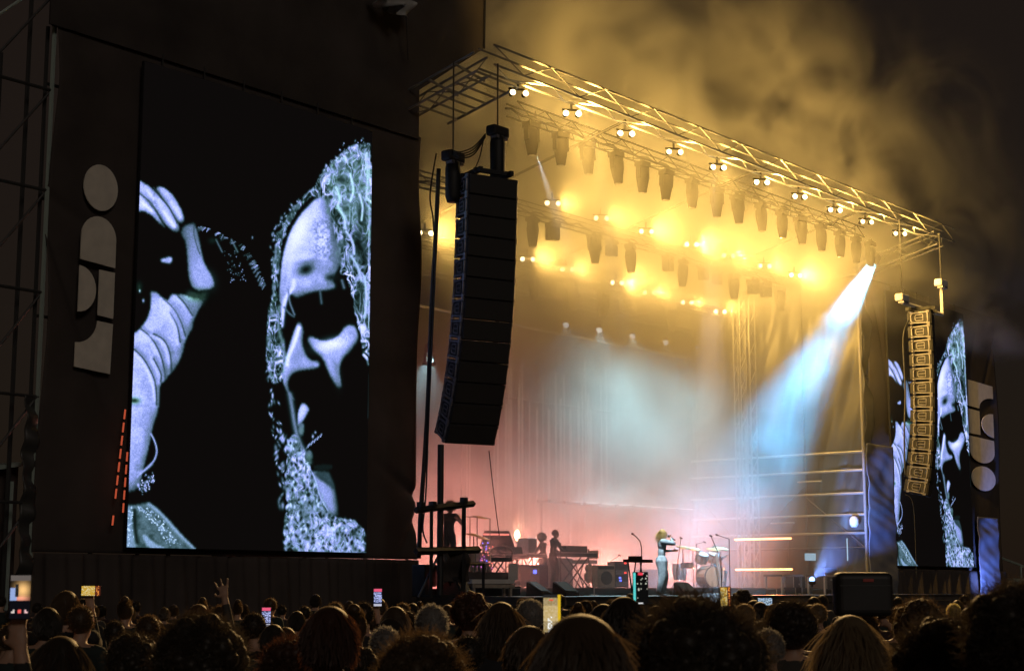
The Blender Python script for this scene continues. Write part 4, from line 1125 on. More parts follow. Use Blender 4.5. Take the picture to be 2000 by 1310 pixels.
    k = H / 1.72
    return me, hc, k
def hair_mesh(name, m, style, seed, n=900, vol=1.0, length=.12, wid=.0032):
    """hair round a head centred at the origin (face to +y): scalp cap, clumps and strands"""
    r = random.Random(seed); mb = MB()
    big = style in ('curly', 'fluffy')
    g = length * vol * .62 if big else .008          # thickness of the mass of hair
    ex, ey, ez = .082 + g, .098 + g, .098 + g * .8
    C0 = Vector((0, -.022, .026))
    mb.ell(C0, (ex, ey, ez), None, 20, 14)
    def rdir():
        while True:
            v = Vector((r.gauss(0, 1), r.gauss(0, 1), r.gauss(0, 1))).normalized()
            if v.z > -.6 and not (v.y > .5 and v.z < .4): return v
    if big:
        for _ in range(90):
            v = rdir(); q_ = r.uniform(.018, .036) * (.6 + .5 * vol)
            mb.ell(C0 + Vector((v.x * ex, v.y * ey, v.z * ez)) * .95, (q_, q_, q_ * r.uniform(.7, 1.2)), None, 7, 5)
    if style in ('long', 'bob'):
        L = .30 if style == 'long' else .15
        mb.ell((0, -.055, -.10 if style == 'long' else -.03), (.092, .055, L * .62), None, 16, 10)
    def strand(p, d, ln, cu, w, drop):
        pts = []; q_ = p.copy(); dd = d.copy(); ax = Vector((r.gauss(0, 1), r.gauss(0, 1), r.gauss(0, 1))).normalized()
        for k in range(5):
            pts.append(q_.copy()); q_ = q_ + dd * ln / 4
            dd = (Matrix.Rotation(cu, 3, ax) @ dd); dd.z -= drop; dd.normalize()
        sd = Vector((1, 0, 0)).cross(dd) if abs(dd.x) < .8 else Vector((0, 0, 1)).cross(dd)
        sd = Vector((-dd.z, 0, dd.x)); sd = sd.normalized() * w if sd.length > 1e-3 else Vector((w, 0, 0))
        vs = []
        for k, pp in enumerate(pts):
            t = 1 - .7 * k / 4; vs += [pp - sd * t, pp + sd * t]
        mb.add(vs, [(0, 1, 3, 2), (2, 3, 5, 4), (4, 5, 7, 6), (6, 7, 9, 8)])
    for _ in range(n):
        v = rdir(); p = C0 + Vector((v.x * ex, v.y * ey, v.z * ez)) * .97
        rv = Vector((r.gauss(0, 1), r.gauss(0, 1), r.gauss(0, 1)))
        if style == 'curly': strand(p, (v * .7 + rv * .55).normalized(), length * r.uniform(.35, .9) * (.6 + .4 * vol), r.uniform(-1.3, 1.3), wid, 0)
        elif style == 'fluffy': strand(p, (v + rv * .3 + Vector((0, 0, .25))).normalized(), length * r.uniform(.4, 1.1) * vol, r.uniform(-.6, .6), wid, .02)
        elif style == 'short': strand(p, (v * .45 + rv * .5 + Vector((0, -.2, -.1))).normalized(), length * .22 * r.uniform(.5, 1.2), r.uniform(-.4, .4), wid, .05)
        elif style == 'bun': strand(p, (v * .15 + Vector((-v.x, -.4, 1 - v.z)) * .4 + rv * .1).normalized(), length * .6, r.uniform(-.2, .2), wid, 0)
        else: strand(p, (v * .35 + rv * .12 + Vector((0, -.15, -.75))).normalized(), length * (2.0 if style == 'long' else 1.2) * r.uniform(.5, 1.0), r.uniform(-.2, .2), wid, .22)
    if style == 'bun':
        mb.ell((0, -.05, .15), (.05, .05, .045), None, 12, 8)
    return mb.mesh(name, m, True)
def hmat(nm, col):
    m = mat('hair_' + nm, col, .5, 0, spec=.5, trans=.4)
    b = m.node_tree.nodes['Principled BSDF']
    b.inputs['Sheen Weight'].default_value = .6; b.inputs['Sheen Roughness'].default_value = .35; b.inputs['Sheen Tint'].default_value = (1, .8, .55, 1)
    return m
H_BLK = hmat('black', (.036, .027, .019)); H_BRN = hmat('brown', (.085, .055, .03)); H_AUB = hmat('auburn', (.065, .026, .014))
H_GRY = hmat('grey', (.24, .23, .22)); H_BLD = hmat('blond', (.19, .14, .08)); H_YEL = hmat('bright_blond', (.50, .40, .17))

def person(label, loc, facing, body, hair=None, scale=1.0, group=None, hair_scale=1.0):
    """body = (mesh, head centre); facing is a world yaw with 0 = +y"""
    me, hc, k = body
    T = thing('person', label, 'person', loc, facing, group, True)
    T.scale = (scale, scale, scale)
    o = bpy.data.objects.new('body', me); link(o, T)
    if hair is not None:
        h = bpy.data.objects.new('hair', hair); link(h, T); h.location = hc; h.scale = (hair_scale,) * 3
    return T
FACE_R = PHI - math.pi / 2      # facing +s
FACE_AUD = PHI + math.pi        # facing the audience
# singer, hand to mouth with a microphone, profile to the right
sg_s = at(1292, 1100, 0)[0]
bodyS = human('singer_body', 1.72, wrists=((-.10, .34, 1.20), (.05, .25, 1.53)), feet=((-.1, .06, 0), (.12, -.10, 0)), lean=(0, .02), head=(0, .02), vox=.014, mats=(M_SKIN, M_DENIM, M_DENIM), fem=True, slim=1.32, skinz=.13, baggy=2.15)
hairS = hair_mesh('hair', H_YEL, 'long', 5, 1100, 1.1, .13, .005)
SING = person('singer with long blond hair in denim outfit raising a microphone', W(sg_s, 0, FLOOR), R(-82), bodyS, hairS, 1.0)
T = thing('microphone', 'silver microphone held to the singer\'s mouth', 'microphone', W(sg_s, 0, FLOOR), R(-82), None, True)
bar(T, 'handle', (.03, .22, 1.57), (.05, .38, 1.47), .02, M_CHROME); MB().ell((.03, .20, 1.585), (.032, .032, .034)).obj('grille', M_DALU, T, True)
# lights on the singer: a follow spot is part of the front rig
lamp_light('follow_spot', 'SPOT', W(-4.5, -1.0, ZR - .6), (.9, .95, 1), 22000, W(sg_s, 0, FLOOR + 1.1), 5, .5, .06)
lamp_light('drum_fill', 'SPOT', W(1.5, -1.0, ZR - .6), (1, .76, .66), 16000, W(at(1384, 1110, 3.0)[0], 3.0, FLOOR + .7), 9, .6, .06)  # extra spot added to brighten the drum kit, without a fixture

bodyK = human('keys_body', 1.74, ((-.24, .36, 1.06), (.24, .36, 1.06)), ((-.12, 0, 0), (.12, .03, 0)), 0, (0, .05), (0, .03), (True, True), .02, (M_SKIN2, M_SHIRT, M_JEANS), False, 1.15, None, 1.4)
bodyP = human('stick_body', 1.74, ((-.12, .34, 1.38), (.2, .38, 1.22)), ((-.12, 0, 0), (.12, .03, 0)), 0, (.0, .05), (0, .03), (True, True), .02, (M_SKIN2, M_SHIRT, M_JEANS), False, 1.15, None, 1.4)
bodySit = human('seated_body', 1.74, ((-.25, .38, .98), (.25, .38, 1.0)), ((-.16, .38, 0), (.16, .38, 0)), .40, (0, .06), (0, .03), (True, True), .02, (M_SKIN, M_SHIRT, M_JEANS))
h_short = hair_mesh('hair', H_BLK, 'short', 3, 400, 1, .12, .005)
h_curlS = hair_mesh('hair', H_BLK, 'curly', 8, 500, 1.0, .09, .006)
RZ = FLOOR + .21
person('keyboard player in dark clothes leaning over the keys', W(at(1080, 1100, 4.6)[0], 4.6, RZ), FACE_R + R(-30), bodyK, h_short, .95)
person('keyboard player with back turned beside the other player', W(at(1062, 1100, 5.6)[0], 5.6, RZ), FACE_R + R(150), bodyK, h_curlS, .9)
person('percussionist with curly hair behind the black frame', W(at(876, 1060, 3.2)[0], 3.2, FLOOR + .62), FACE_R + R(10), bodyP, h_curlS)
T = thing('percussion_riser', 'dark riser under the percussionist at the left', 'riser', W(at(885, 1120, 3.2)[0], 3.2, FLOOR))
MB().box((0, 0, .305), (2.2, 2.0, .6)).obj('platform', M_DECK, T)
for sx in (-1, 1): block(T, 'edge_trim', (sx * 1.06, -1.02, .3), (.06, .05, .6), M_ALU)
person('drummer in pale shirt seated behind the drum kit', W(at(1392, 1110, 4.0)[0], 4.0, RZ), FACE_AUD + R(30), bodySit, h_short)
person('crew member in the shadow by the right rails', W(at(1637, 1100, 5.0)[0], 5.0, FLOOR), FACE_AUD, human('crew_body', 1.75, (None, None), vox=.022, mats=(M_SKIN, M_SHIRT, M_JEANS)), h_short)

# ------------------------------------------------------------------ instruments
def stand_x(T, w, h, m=M_BLK, y=0, dx=0, r=.02):
    for sy in (-.18, .18):
        bar(T, 'leg', (dx - w / 2, y + sy, 0), (dx + w / 2, y + sy, h), r, m); bar(T, 'leg', (dx + w / 2, y + sy, 0), (dx - w / 2, y + sy, h), r, m)
def keyboard(name_label, px, d_, zbase, w, h, rot=0, tilt=0, m=M_BLK, panel=None):
    T = thing('keyboard', name_label, 'keyboard', W(at(px, 1100, d_)[0], d_, zbase), rot)
    stand_x(T, w * .55, h - .06)
    MB().box((0, 0, h), (w, .36, .11)).obj('body', m, T)
    MB().box((0, -.11, h + .06), (w * .9, .13, .012)).obj('keys', M_WHT, T)
    for k in range(int(w * 12)):
        block(T, 'black_key', (-w * .44 + k * w * .88 / int(w * 12), -.085, h + .073), (.018, .08, .012), M_BLK)
    if panel: MB().box((0, .14, h + .16), (w * .9, .05, .26), Matrix.Rotation(R(-25), 3, 'X')).obj('upper_panel', panel, T)
    return T
keyboard('keyboard with slanted panel on crossed legs at left', 985, 4.6, RZ, 1.4, .86, R(-25), panel=M_BLK)
keyboard('second tier keyboard on crossed legs beside the players', 1030, 5.2, RZ, 1.2, .92, R(-10))
T = keyboard('stage piano with bright end panel on angled legs', 1120, 4.2, RZ, 1.5, .95, R(-15))
MB().box((.76, 0, .97), (.04, .40, .24)).obj('end_panel', M_WOOD, T)
MB().box((.1, .12, 1.12), (.8, .3, .2)).obj('top_unit', M_BLK, T)
# slanted console
T = thing('mixing_console', 'slanted dark console on a tall stand left of the players', 'console', W(at(975, 1070, 4.0)[0], 4.0, RZ), R(-30))
MB().prism([(-.55, 1.12), (.45, 1.12), (.28, 1.55), (-.42, 1.55)], -.03, .05).obj('panel', M_BLK, T)
block(T, 'lit_strip', (-.1, -.045, 1.45), (.75, .012, .04), E_PINK)
for sx in (-.3, .2): bar(T, 'leg', (sx, .02, 0), (sx, .02, 1.15), .022, M_BLK)
# singer's keyboard station
T = thing('keyboard', 'small black keyboard station with gooseneck microphone beside the singer', 'keyboard', W(at(1246, 1100, -.3)[0], -.3, FLOOR))
MB().box((0, 0, .90), (.92, .30, .08)).obj('body', M_BLK, T); MB().box((-.12, 0, .97), (.3, .24, .1)).obj('laptop_base', M_BLK, T)
for sx in (-1, 1):
    bar(T, 'leg', (sx * .30, 0, 0), (sx * .10, 0, .88), .02, M_BLK); bar(T, 'leg', (sx * .12, .1, 0), (sx * .30, .1, .88), .02, M_BLK)
MB().tube([(.17, 0, .92), (.17, 0, 1.25), (.10, 0, 1.42), (-.08, 0, 1.53), (-.20, 0, 1.58)], .014, 6).obj('gooseneck', M_BLK, T)
MB().ell((-.23, 0, 1.595), (.045, .028, .028)).obj('microphone', M_BLK, T, True)
# amplifier and rack
T = thing('guitar_amplifier', 'small tan combo amplifier with round speaker behind the singer', 'amplifier', W(at(1178, 1130, 4.0)[0], 4.0, RZ), R(-20))
rbox('cabinet', (.62, .34, .66), M_WOOD, T, .02, (0, 0, .335)); 
MB().lathe([(.2, 0), (.2, .02)], 20, Matrix.Translation((0, -.175, .29)) @ Matrix.Rotation(R(90), 4, 'X')).obj('speaker', M_DALU, T)
block(T, 'control_panel', (0, -.175, .59), (.56, .01, .09), M_BLK)
T = thing('equipment_rack', 'open rack with blue and red indicator lights beside the amplifier', 'rack', W(at(1207, 1130, 4.2)[0], 4.2, RZ), R(-20))
rbox('case', (.50, .42, .78), M_DALU, T, .015, (0, 0, .40))
for k in range(4): block(T, 'unit', (0, -.215, .12 + k * .17), (.44, .012, .13), M_BLK if k % 2 else M_PLATE)
for (x_, z_, m_) in ((-.08, .30, E_BLUEI), (-.06, .22, E_BLUEI), (.12, .45, E_RED), (.12, .74, E_RED)): block(T, 'indicator', (x_, -.226, z_), (.07, .012, .05), m_)
T = thing('equipment_rack', 'dark rack with a single blue screen under the keyboards', 'rack', W(at(1035, 1130, 3.8)[0], 3.8, RZ), R(-20))
rbox('case', (.9, .5, .62), M_BLK, T, .02, (0, 0, .32)); block(T, 'panel', (0, -.26, .34), (.3, .012, .4), M_PLATE); block(T, 'indicator', (0, -.27, .44), (.1, .012, .1), E_BLUEI)
T = thing('equipment_box', 'grey box standing on the keyboards behind the players', 'box', W(at(1030, 1065, 6.2)[0], 6.2, RZ + .98))
rbox('case', (.46, .4, .5), M_PLATE, T, .03, (0, 0, .26)); block(T, 'panel', (0, -.205, .26), (.38, .012, .4), M_BLK)
T = thing('equipment_table', 'low table behind the keyboards holding the grey box', 'table', W(at(1030, 1065, 6.2)[0], 6.2, RZ))
MB().box((0, 0, .95), (1.2, .6, .05)).obj('top', M_BLK, T)
for sx in (-1, 1):
    for sy in (-1, 1): bar(T, 'leg', (sx * .55, sy * .25, 0), (sx * .55, sy * .25, .93), .02, M_BLK)
# bright bench at the front left
T = thing('bench', 'pale bench with salmon lit edge at the front left of stage', 'bench', W(at(955, 1150, .8)[0], .8, FLOOR), R(-12))
MB().box((0, 0, .36), (1.30, .36, .10)).obj('seat', M_WHT, T); MB().box((0, -.19, .25), (1.28, .02, .08)).obj('rail', M_WOOD, T)
for sx in (-1, 1):
    for sy in (-1, 1): block(T, 'leg', (sx * .56, sy * .13, .16), (.06, .06, .32), M_WOOD)
T = thing('road_case', 'dark road case under the bright bench', 'case', W(at(965, 1160, 1.5)[0], 1.5, FLOOR)); rbox('body', (1.5, .5, .24), M_BLK, T, .02, (0, 0, .13))
block(T, 'edge_strip', (0, -.255, .2), (1.48, .012, .03), M_ALU)
T = thing('paper_sheet', 'white paper sheet taped to a stand by the bench', 'paper', W(at(1002, 1120, 2.0)[0], 2.0, FLOOR), R(-15))
MB().box((0, 0, .62), (.30, .01, .42)).obj('sheet', M_WHT, T); bar(T, 'stand', (0, .02, 0), (0, .02, .6), .015, M_BLK)
# glowing bulb
bp = pxd(1010, 1045, 6.8)
T = thing('bulb_lamp', 'bare warm bulb glowing brightly behind the keyboards', 'lamp', W(at(1010, 1045, 6.8)[0], 6.8, RZ))
hb = bp.z - RZ
MB().lathe([(.03, hb - .16), (.085, hb - .04), (.095, hb + .02), (.06, hb + .12), (.02, hb + .17)], 12).obj('bulb', emis('warm_bulb', (1, .62, .32), 12), T, True)
bar(T, 'stand', (0, 0, 0), (0, 0, hb - .15), .018, M_BLK); block(T, 'base', (0, 0, .01), (.3, .3, .02), M_BLK)
lamp_light('bulb_glow', 'POINT', bp + Vector((0, 0, .3)), (1, .42, .22), 70, None, 0, 0, .1)
# percussion and cymbal stands at the left
def cym_stand(label, x, ytop, d_, zb, boom=0, m=M_CHROME, r=.22, cat='cymbal'):
    s_, z_ = at(x, ytop, d_)
    T = thing('cymbal_stand', label, cat, W(s_, d_, zb), group='cymbal stands')
    hgt = z_ - zb
    bar(T, 'pole', (0, 0, .25), (0, 0, hgt), .016, m)
    for a in (0, 120, 240): bar(T, 'foot', (0, 0, .35), (.28 * math.cos(R(a)), .28 * math.sin(R(a)), 0.01), .012, m)
    if boom: bar(T, 'boom', (0, 0, hgt), (boom, 0, hgt + .04), .012, m)
    MB().lathe([(.01, .02), (.06, .015), (r, -.02), (r, -.024)], 18, Matrix.Translation((boom, 0, hgt + .03)) @ Matrix.Rotation(R(12), 4, 'X')).obj('cymbal', M_BRASS, T, True)
    return T
cym_stand('cymbal stand nearest the black frame among the percussion', 925, 1045, 2.6, FLOOR, 0)
cym_stand('cymbal stand in the middle of the percussion cluster', 944, 1052, 2.8, FLOOR, 0, r=.18)
cym_stand('tall boom cymbal stand right of the percussion cluster', 957, 1012, 3.4, FLOOR, -.4)
cym_stand('tall boom cymbal stand behind the percussion cluster', 918, 1010, 3.8, FLOOR, -.45)
def drum(T, name, c, r, h, rot=(0, 0, 0), shell=M_DRUM):
    Mx = Matrix.Translation(c) @ Matrix.Rotation(rot[0], 4, 'X') @ Matrix.Rotation(rot[1], 4, 'Y')
    o = MB().lathe([(r, -h / 2), (r, h / 2)], 20, Mx).obj(name, shell, T, False)
    for z_ in (-h / 2, h / 2):
        MB().lathe([(r * 1.0, z_ - .012), (r * 1.05, z_ - .012), (r * 1.05, z_ + .012), (r * .99, z_ + .013)], 20, Mx).obj('hoop', M_CHROME, o, False)
    MB().lathe([(r * .97, h / 2 + .012), (r * .9, h / 2 + .016)], 20, Mx).obj('skin', M_SKIN_H, o)
    for k in range(8):
        a = k * math.pi / 4; p_ = Mx @ Vector((r * 1.03 * math.cos(a), r * 1.03 * math.sin(a), -h * .4)); q_ = Mx @ Vector((r * 1.03 * math.cos(a), r * 1.03 * math.sin(a), h * .4))
        bar(o, 'lug', p_, q_, .008, M_CHROME, 5)
    return o
T = thing('percussion_set', 'chrome percussion drums on stands dotted with small coloured glowing beads', 'drum set', W(at(938, 1110, 2.4)[0], 2.4, FLOOR))
for x_, r_, z_ in ((-.2, .16, .98), (.14, .18, .94)): drum(T, 'drum', (x_, 0, z_), r_, .28)
for x_, h_ in ((-.34, .95), (-.12, 1.15), (.06, .85), (.30, .95)): bar(T, 'leg', (x_, .05, 0), (x_ * .8, 0, h_), .018, M_CHROME)
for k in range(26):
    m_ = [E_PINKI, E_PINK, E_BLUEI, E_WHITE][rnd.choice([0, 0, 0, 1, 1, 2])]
    MB().ell((rnd.gauss(.0, .13), rnd.gauss(-.2, .05), .75 + rnd.gauss(.25, .22)), (.016, .016, .016), None, 6, 4).obj('glow_bead', m_, T)  # small glowing beads added over the stands for sparkle
# drum kit
kd = 3.0; T = thing('drum_kit', 'drum kit with salmon bass drum right of the singer', 'drum kit', W(at(1384, 1110, kd)[0], kd, RZ), R(-20)); T.scale = (1.12, 1.12, 1.12)
drum(T, 'bass_drum', (0, 0, .30), .29, .42, (R(90), 0)); drum(T, 'tom', (-.2, .05, .82), .17, .24, (R(25), 0)); drum(T, 'tom', (.2, .05, .84), .16, .22, (R(25), 0))
drum(T, 'floor_tom', (.56, .35, .36), .2, .4); drum(T, 'snare', (-.45, .4, .62), .18, .14)
for x_ in (-.7, .62, -.35, .35):
    hh = 1.05 + .12 * abs(x_)
    bar(T, 'stand', (x_, .25, 0), (x_, .25, hh), .014, M_CHROME)
    MB().lathe([(.01, .02), (.05, .014), (.22, -.02), (.22, -.024)], 18, Matrix.Translation((x_, .2, hh)) @ Matrix.Rotation(R(14), 4, 'X')).obj('cymbal', M_BRASS, T, True)
for x_ in (-.2, .2): bar(T, 'spur', (x_, -.05, 0), (x_ * 1.2, .1, .5), .012, M_CHROME)
T = thing('clear_screen', 'tilted pale reflector leaning beside the drum kit', 'panel', W(at(1404, 1110, 2.6)[0], 2.6, RZ))
MB().box((0, 0, .55), (.12, .03, 1.05), Matrix.Rotation(R(-14), 3, 'Y')).obj('sheet', M_WHT, T); bar(T, 'leg', (.1, .1, 0), (0, .02, .6), .012, M_CHROME)
T = thing('stool_drum', 'low congas and chrome stands left of the drum kit', 'drums', W(at(1340, 1110, 4.4)[0], 4.4, RZ))
for k, x_ in enumerate((-.55, -.2, .12)):
    MB().lathe([(.09, .25), (.14, .5), (.13, .75), (.125, .76)], 14, Matrix.Translation((x_, .1 * k, 0))).obj('conga', M_DRUM, T, True)
    for a in (30, 150, 270): bar(T, 'leg', (x_, .1 * k, .35), (x_ + .18 * math.cos(R(a)), .1 * k + .18 * math.sin(R(a)), 0), .012, M_CHROME)
def mic_stand(label, x, y, d_, zb, bx, by, m=M_BLK):
    s_, z_ = at(x, y, d_); s2, z2_ = at(bx, by, d_)
    T = thing('microphone_stand', label, 'microphone stand', W(s_, d_, zb), group='microphone stands')
    bar(T, 'pole', (0, 0, .02), (0, 0, z_ - zb), .014, m); bar(T, 'boom', (0, 0, z_ - zb), (s2 - s_, 0, z2_ - zb), .011, m)
    MB().lathe([(.02, -.07), (.028, 0), (.024, .05), (.01, .065)], 8, Matrix.Translation((s2 - s_, 0, z2_ - zb)) @ Matrix.Rotation(R(-75), 4, 'Y')).obj('microphone', m, T, True)
    MB().lathe([(.14, 0), (.14, .015), (.03, .03)], 12).obj('base', m, T)
mic_stand('tall boom microphone stand in front of the drum kit', 1408, 1090, 1.0, FLOOR, 1388, 1046)
mic_stand('boom microphone stand at the left end of the light battens', 1424, 1052, 2.0, FLOOR, 1400, 1044)
mic_stand('white microphone stand leaning before the amplifier', 1160, 1135, 1.8, FLOOR, 1152, 1102, M_WHT)
mic_stand('thin microphone stand in the pink smoke behind the amplifier', 1192, 1096, 6.0, RZ, 1210, 1084)
mic_stand('short microphone stand facing the drums from the left', 1322, 1110, 2.0, FLOOR, 1330, 1050, M_CHROME)
mic_stand('slim boom stand above the percussion cluster', 932, 1010, 3.0, FLOOR, 905, 1008)
for k, (x, d_, lab) in enumerate(((1052, 1.2, 'black floor wedge in front of the keyboards'), (1105, 1.0, 'black floor wedge before the stage piano'), (1340, .9, 'black floor wedge right of the singer'))):
    T = thing('floor_monitor', lab, 'monitor', W(at(x, 1150, d_)[0], d_, FLOOR), R(15 - 12 * k))
    MB().add([(-.3, -.22, 0), (.3, -.22, 0), (.3, .22, 0), (-.3, .22, 0), (-.3, -.2, .1), (.3, -.2, .1), (.3, .2, .36), (-.3, .2, .36)],
             [(0, 3, 2, 1), (0, 1, 5, 4), (4, 5, 6, 7), (2, 3, 7, 6), (1, 2, 6, 5), (0, 4, 7, 3)]).obj('cabinet', M_CAB, T)
    MB().box((0, -.005, .245), (.52, .43, .012), Matrix.Rotation(R(33), 3, 'X')).obj('grille', M_GRILLE, T)
keyboard('low keyboard on crossed legs at the right of the piano', 1142, 5.4, RZ, 1.0, .78, R(10))
keyboard('keyboard in front of the slanted console', 955, 3.2, FLOOR, 1.2, .95, R(-20))
for k, (x, y, d_, bx, by, lab) in enumerate(((1095, 1060, 3.4, 1080, 1052, 'microphone stand between the two keyboard players'), (1000, 1075, 3.2, 985, 1064, 'microphone stand beside the slanted console'),
                                         (1150, 1088, 5.0, 1162, 1078, 'low microphone stand behind the stage piano'), (1360, 1062, 3.4, 1376, 1058, 'overhead microphone stand left of the drum kit'))):
    mic_stand(lab, x, y, d_, RZ if d_ > 2.3 else FLOOR, bx, by)
T = thing('guitar_stand', 'dark guitar resting on a stand beside the amplifier', 'guitar', W(at(1150, 1130, 4.4)[0], 4.4, RZ), R(-20))
MB().ell((0, 0, .32), (.17, .05, .19)).obj('body', M_DRUM, T, True); MB().ell((0, 0, .56), (.13, .045, .13)).obj('upper_bout', M_DRUM, T, True); bar(T, 'neck', (0, 0, .6), (.03, .05, 1.15), .025, M_BLK)
for sx in (-1, 1): bar(T, 'leg', (0, .1, .5), (sx * .2, .05, 0), .012, M_BLK)
for k, (x, d_, w, h, lab) in enumerate(((925, 4.6, .9, .75, 'large black speaker cabinet behind the percussion'), (1090, 6.2, .8, .9, 'tall black cabinet behind the keyboard players'), (1262, 6.4, .7, .6, 'dark cabinet in the pink smoke behind the singer'))):
    T = thing('speaker_cabinet', lab, 'speaker', W(at(x, 1130, d_)[0], d_, RZ), R(-15)); rbox('cabinet', (w, .5, h), M_CAB, T, .03, (0, 0, h / 2 + .005)); block(T, 'grille', (0, -.255, h / 2), (w * .86, .012, h * .84), M_GRILLE)
# black goalpost frame at far left of the stage
d_ = -.2
T = thing('steel_goalpost', 'black steel frame with two crossbars at the left end of stage', 'frame', W(0, d_, FLOOR))
def fpt(x, y): s_, z_ = at(x, y, d_); return (s_, 0, z_ - FLOOR)
for (x0, y0, x1, y1, w_) in ((812, 996, 925, 983, .075), (812, 1076, 935, 1073, .085), (905, 1101, 945, 1101, .03)):
    bar(T, 'crossbar', fpt(x0, y0), fpt(x1, y1), w_, M_BLK, 4)
for (x0, y0, x1, w_) in ((843, 992, 843, .04), (906, 984, 906, .05), (944, 1100, 943, .035)):
    p_ = fpt(x0, y0); q_ = fpt(x1, 1160); bar(T, 'post', (p_[0], 0, 0), p_, w_, M_BLK, 6)
for (x0, y0) in ((822, 986), (845, 985), (906, 977)):
    p_ = fpt(x0, y0); block(T, 'clamp', (p_[0], 0, p_[2]), (.12, .14, .14), M_BLK)
s_, z_ = at(861, 868, -.05)
T = thing('mast', 'thick black upright mast under the left speakers', 'mast', W(s_, -.05, FLOOR)); bar(T, 'tube', (0, 0, 0), (0, 0, z_ - FLOOR), .075, M_BLK, 10)
MB().box((0, 0, .03), (.5, .5, .05)).obj('base_plate', M_BLK, T); bar(T, 'brace', (.6, .1, 0), (0, 0, 1.0), .03, M_BLK); bar(T, 'brace', (-.6, .1, 0), (0, 0, 1.0), .03, M_BLK)
# lit U shaped tube on a rack
s_, z_ = at(835, 1140, .4)
T = thing('equipment_rack', 'black rack carrying a pink lit U shape at the left edge', 'rack', W(s_, .4, FLOOR))
rbox('case', (.62, .4, .72), M_BLK, T, .02, (0, 0, .37))
MB().tube([(-.11, -.21, .56), (-.11, -.21, .26), (-.06, -.21, .21), (.06, -.21, .21), (.11, -.21, .26), (.11, -.21, .56)], .022, 6).obj('lit_letter', E_PINK, T)
T = thing('floor_monitor', 'black wedge floor monitor with pale sheet at the left front', 'monitor', W(at(893, 1140, .1)[0], .1, FLOOR), R(20))
MB().add([(-.35, -.25, 0), (.35, -.25, 0), (.35, .25, 0), (-.35, .25, 0), (-.35, -.05, .45), (.35, -.05, .45), (.35, .25, .25), (-.35, .25, .25)],
         [(0, 3, 2, 1), (0, 1, 5, 4), (4, 5, 6, 7), (2, 3, 7, 6), (1, 2, 6, 5), (0, 4, 7, 3)]).obj('cabinet', M_CAB, T)
MB().box((0, -.17, .23), (.6, .012, .38), Matrix.Rotation(R(-24), 3, 'X')).obj('grille', M_GRILLE, T)
T = thing('hanging_cloth', 'dark cloth heap hanging on the frame at the left front', 'cloth', W(at(888, 1110, -.1)[0], -.1, FLOOR + .35))
cloth_grid('cloth', M_FABD, T, .9, .75, 20, 14, lambda X, Z: .12 * np.sin(X * 9 + Z * 4) + .08 * np.sin(Z * 9), -.45, 0, .02)
# cases and tables at the right
def rack_table(label, x, d_, w, h):
    T = thing('work_table', label, 'table', W(at(x, 1130, d_)[0], d_, FLOOR - .55))
    block(T, 'top', (0, 0, h), (w, .7, .06), M_DALU); block(T, 'edge', (0, -.36, h), (w, .02, .07), M_WOOD)
    for sx in (-1, 1):
        for sy in (-1, 1): block(T, 'leg', (sx * (w / 2 - .05), sy * .3, h / 2), (.06, .06, h), M_ALU)
    block(T, 'shelf', (0, 0, .3), (w - .1, .6, .04), M_DALU)
    return T
rack_table('work table with metal legs left of the blue lamp', 1530, 2.0, 1.3, 1.15)
rack_table('work table with metal legs right of the blue lamp', 1612, 1.6, 1.3, 1.15)
for k, (x, d_, w, h, zb, lab) in enumerate(((1512, 2.1, .5, .4, .75, 'small flight case on the left work table shelf'), (1548, 1.9, .45, .45, .75, 'dark box on the left work table shelf'),
                                   (1605, 1.7, .5, .4, .75, 'dark box on the right work table shelf'), (1550, 3.0, .8, .6, 1.15, 'dark flight case behind the work tables'),
                                   (1612, 3.2, .9, .9, 1.65, 'tall dark case standing near the right rails'))):
    T = thing('flight_case', lab, 'case', W(at(x, 1130, d_)[0], d_, max(zb, FLOOR - .23) if k < 3 else FLOOR)); rbox('body', (w, .45, h), M_BLK, T, .02, (0, 0, h / 2 + .01))
    for sx in (-1, 1): block(T, 'edge_strip', (sx * w / 2, -.225, h / 2), (.025, .02, h), M_ALU)
    block(T, 'handle', (0, -.24, h * .55), (.14, .03, .06), M_ALU)
p = at(1582, 1087, 4.6)
T = thing('monitor_screen', 'small bluish monitor glowing among gear at stage right', 'monitor', W(p[0], 4.6, p[1]), R(-30))
MB().box((0, 0, 0), (.5, .04, .3)).obj('bezel', M_BLK, T); MB().box((0, -.024, .0), (.46, .006, .26)).obj('display', E_SCR, T); bar(T, 'stand', (0, .02, -p[1] + FLOOR), (0, .02, -.1), .02, M_BLK)
p = ats(1668, 1018, RS - .25)
T = thing('rail_light', 'round stage light hanging on the right rails near the post', 'stage light', W(RS - .25, p[0], p[1]))
MB().lathe([(.10, -.2), (.16, -.1), (.17, .05), (.12, .16), (.05, .2)], 12).obj('head', M_WHT, T, True); bar(T, 'arm', (0, 0, .1), (.3, 0, .15), .03, M_ALU)
p = ats(1655, 1075, RS - .4)
T = thing('tube_light', 'thin white upright tube lamp near the right rails', 'lamp', W(RS - .4, p[0], FLOOR)); h_ = p[1] - FLOOR
bar(T, 'tube', (0, 0, h_ - .35), (0, 0, h_ + .45), .02, emis('white_tube', (.6, .85, .95), .7), 6); bar(T, 'stand', (0, 0, 0), (0, 0, h_ - .35), .015, M_DALU)

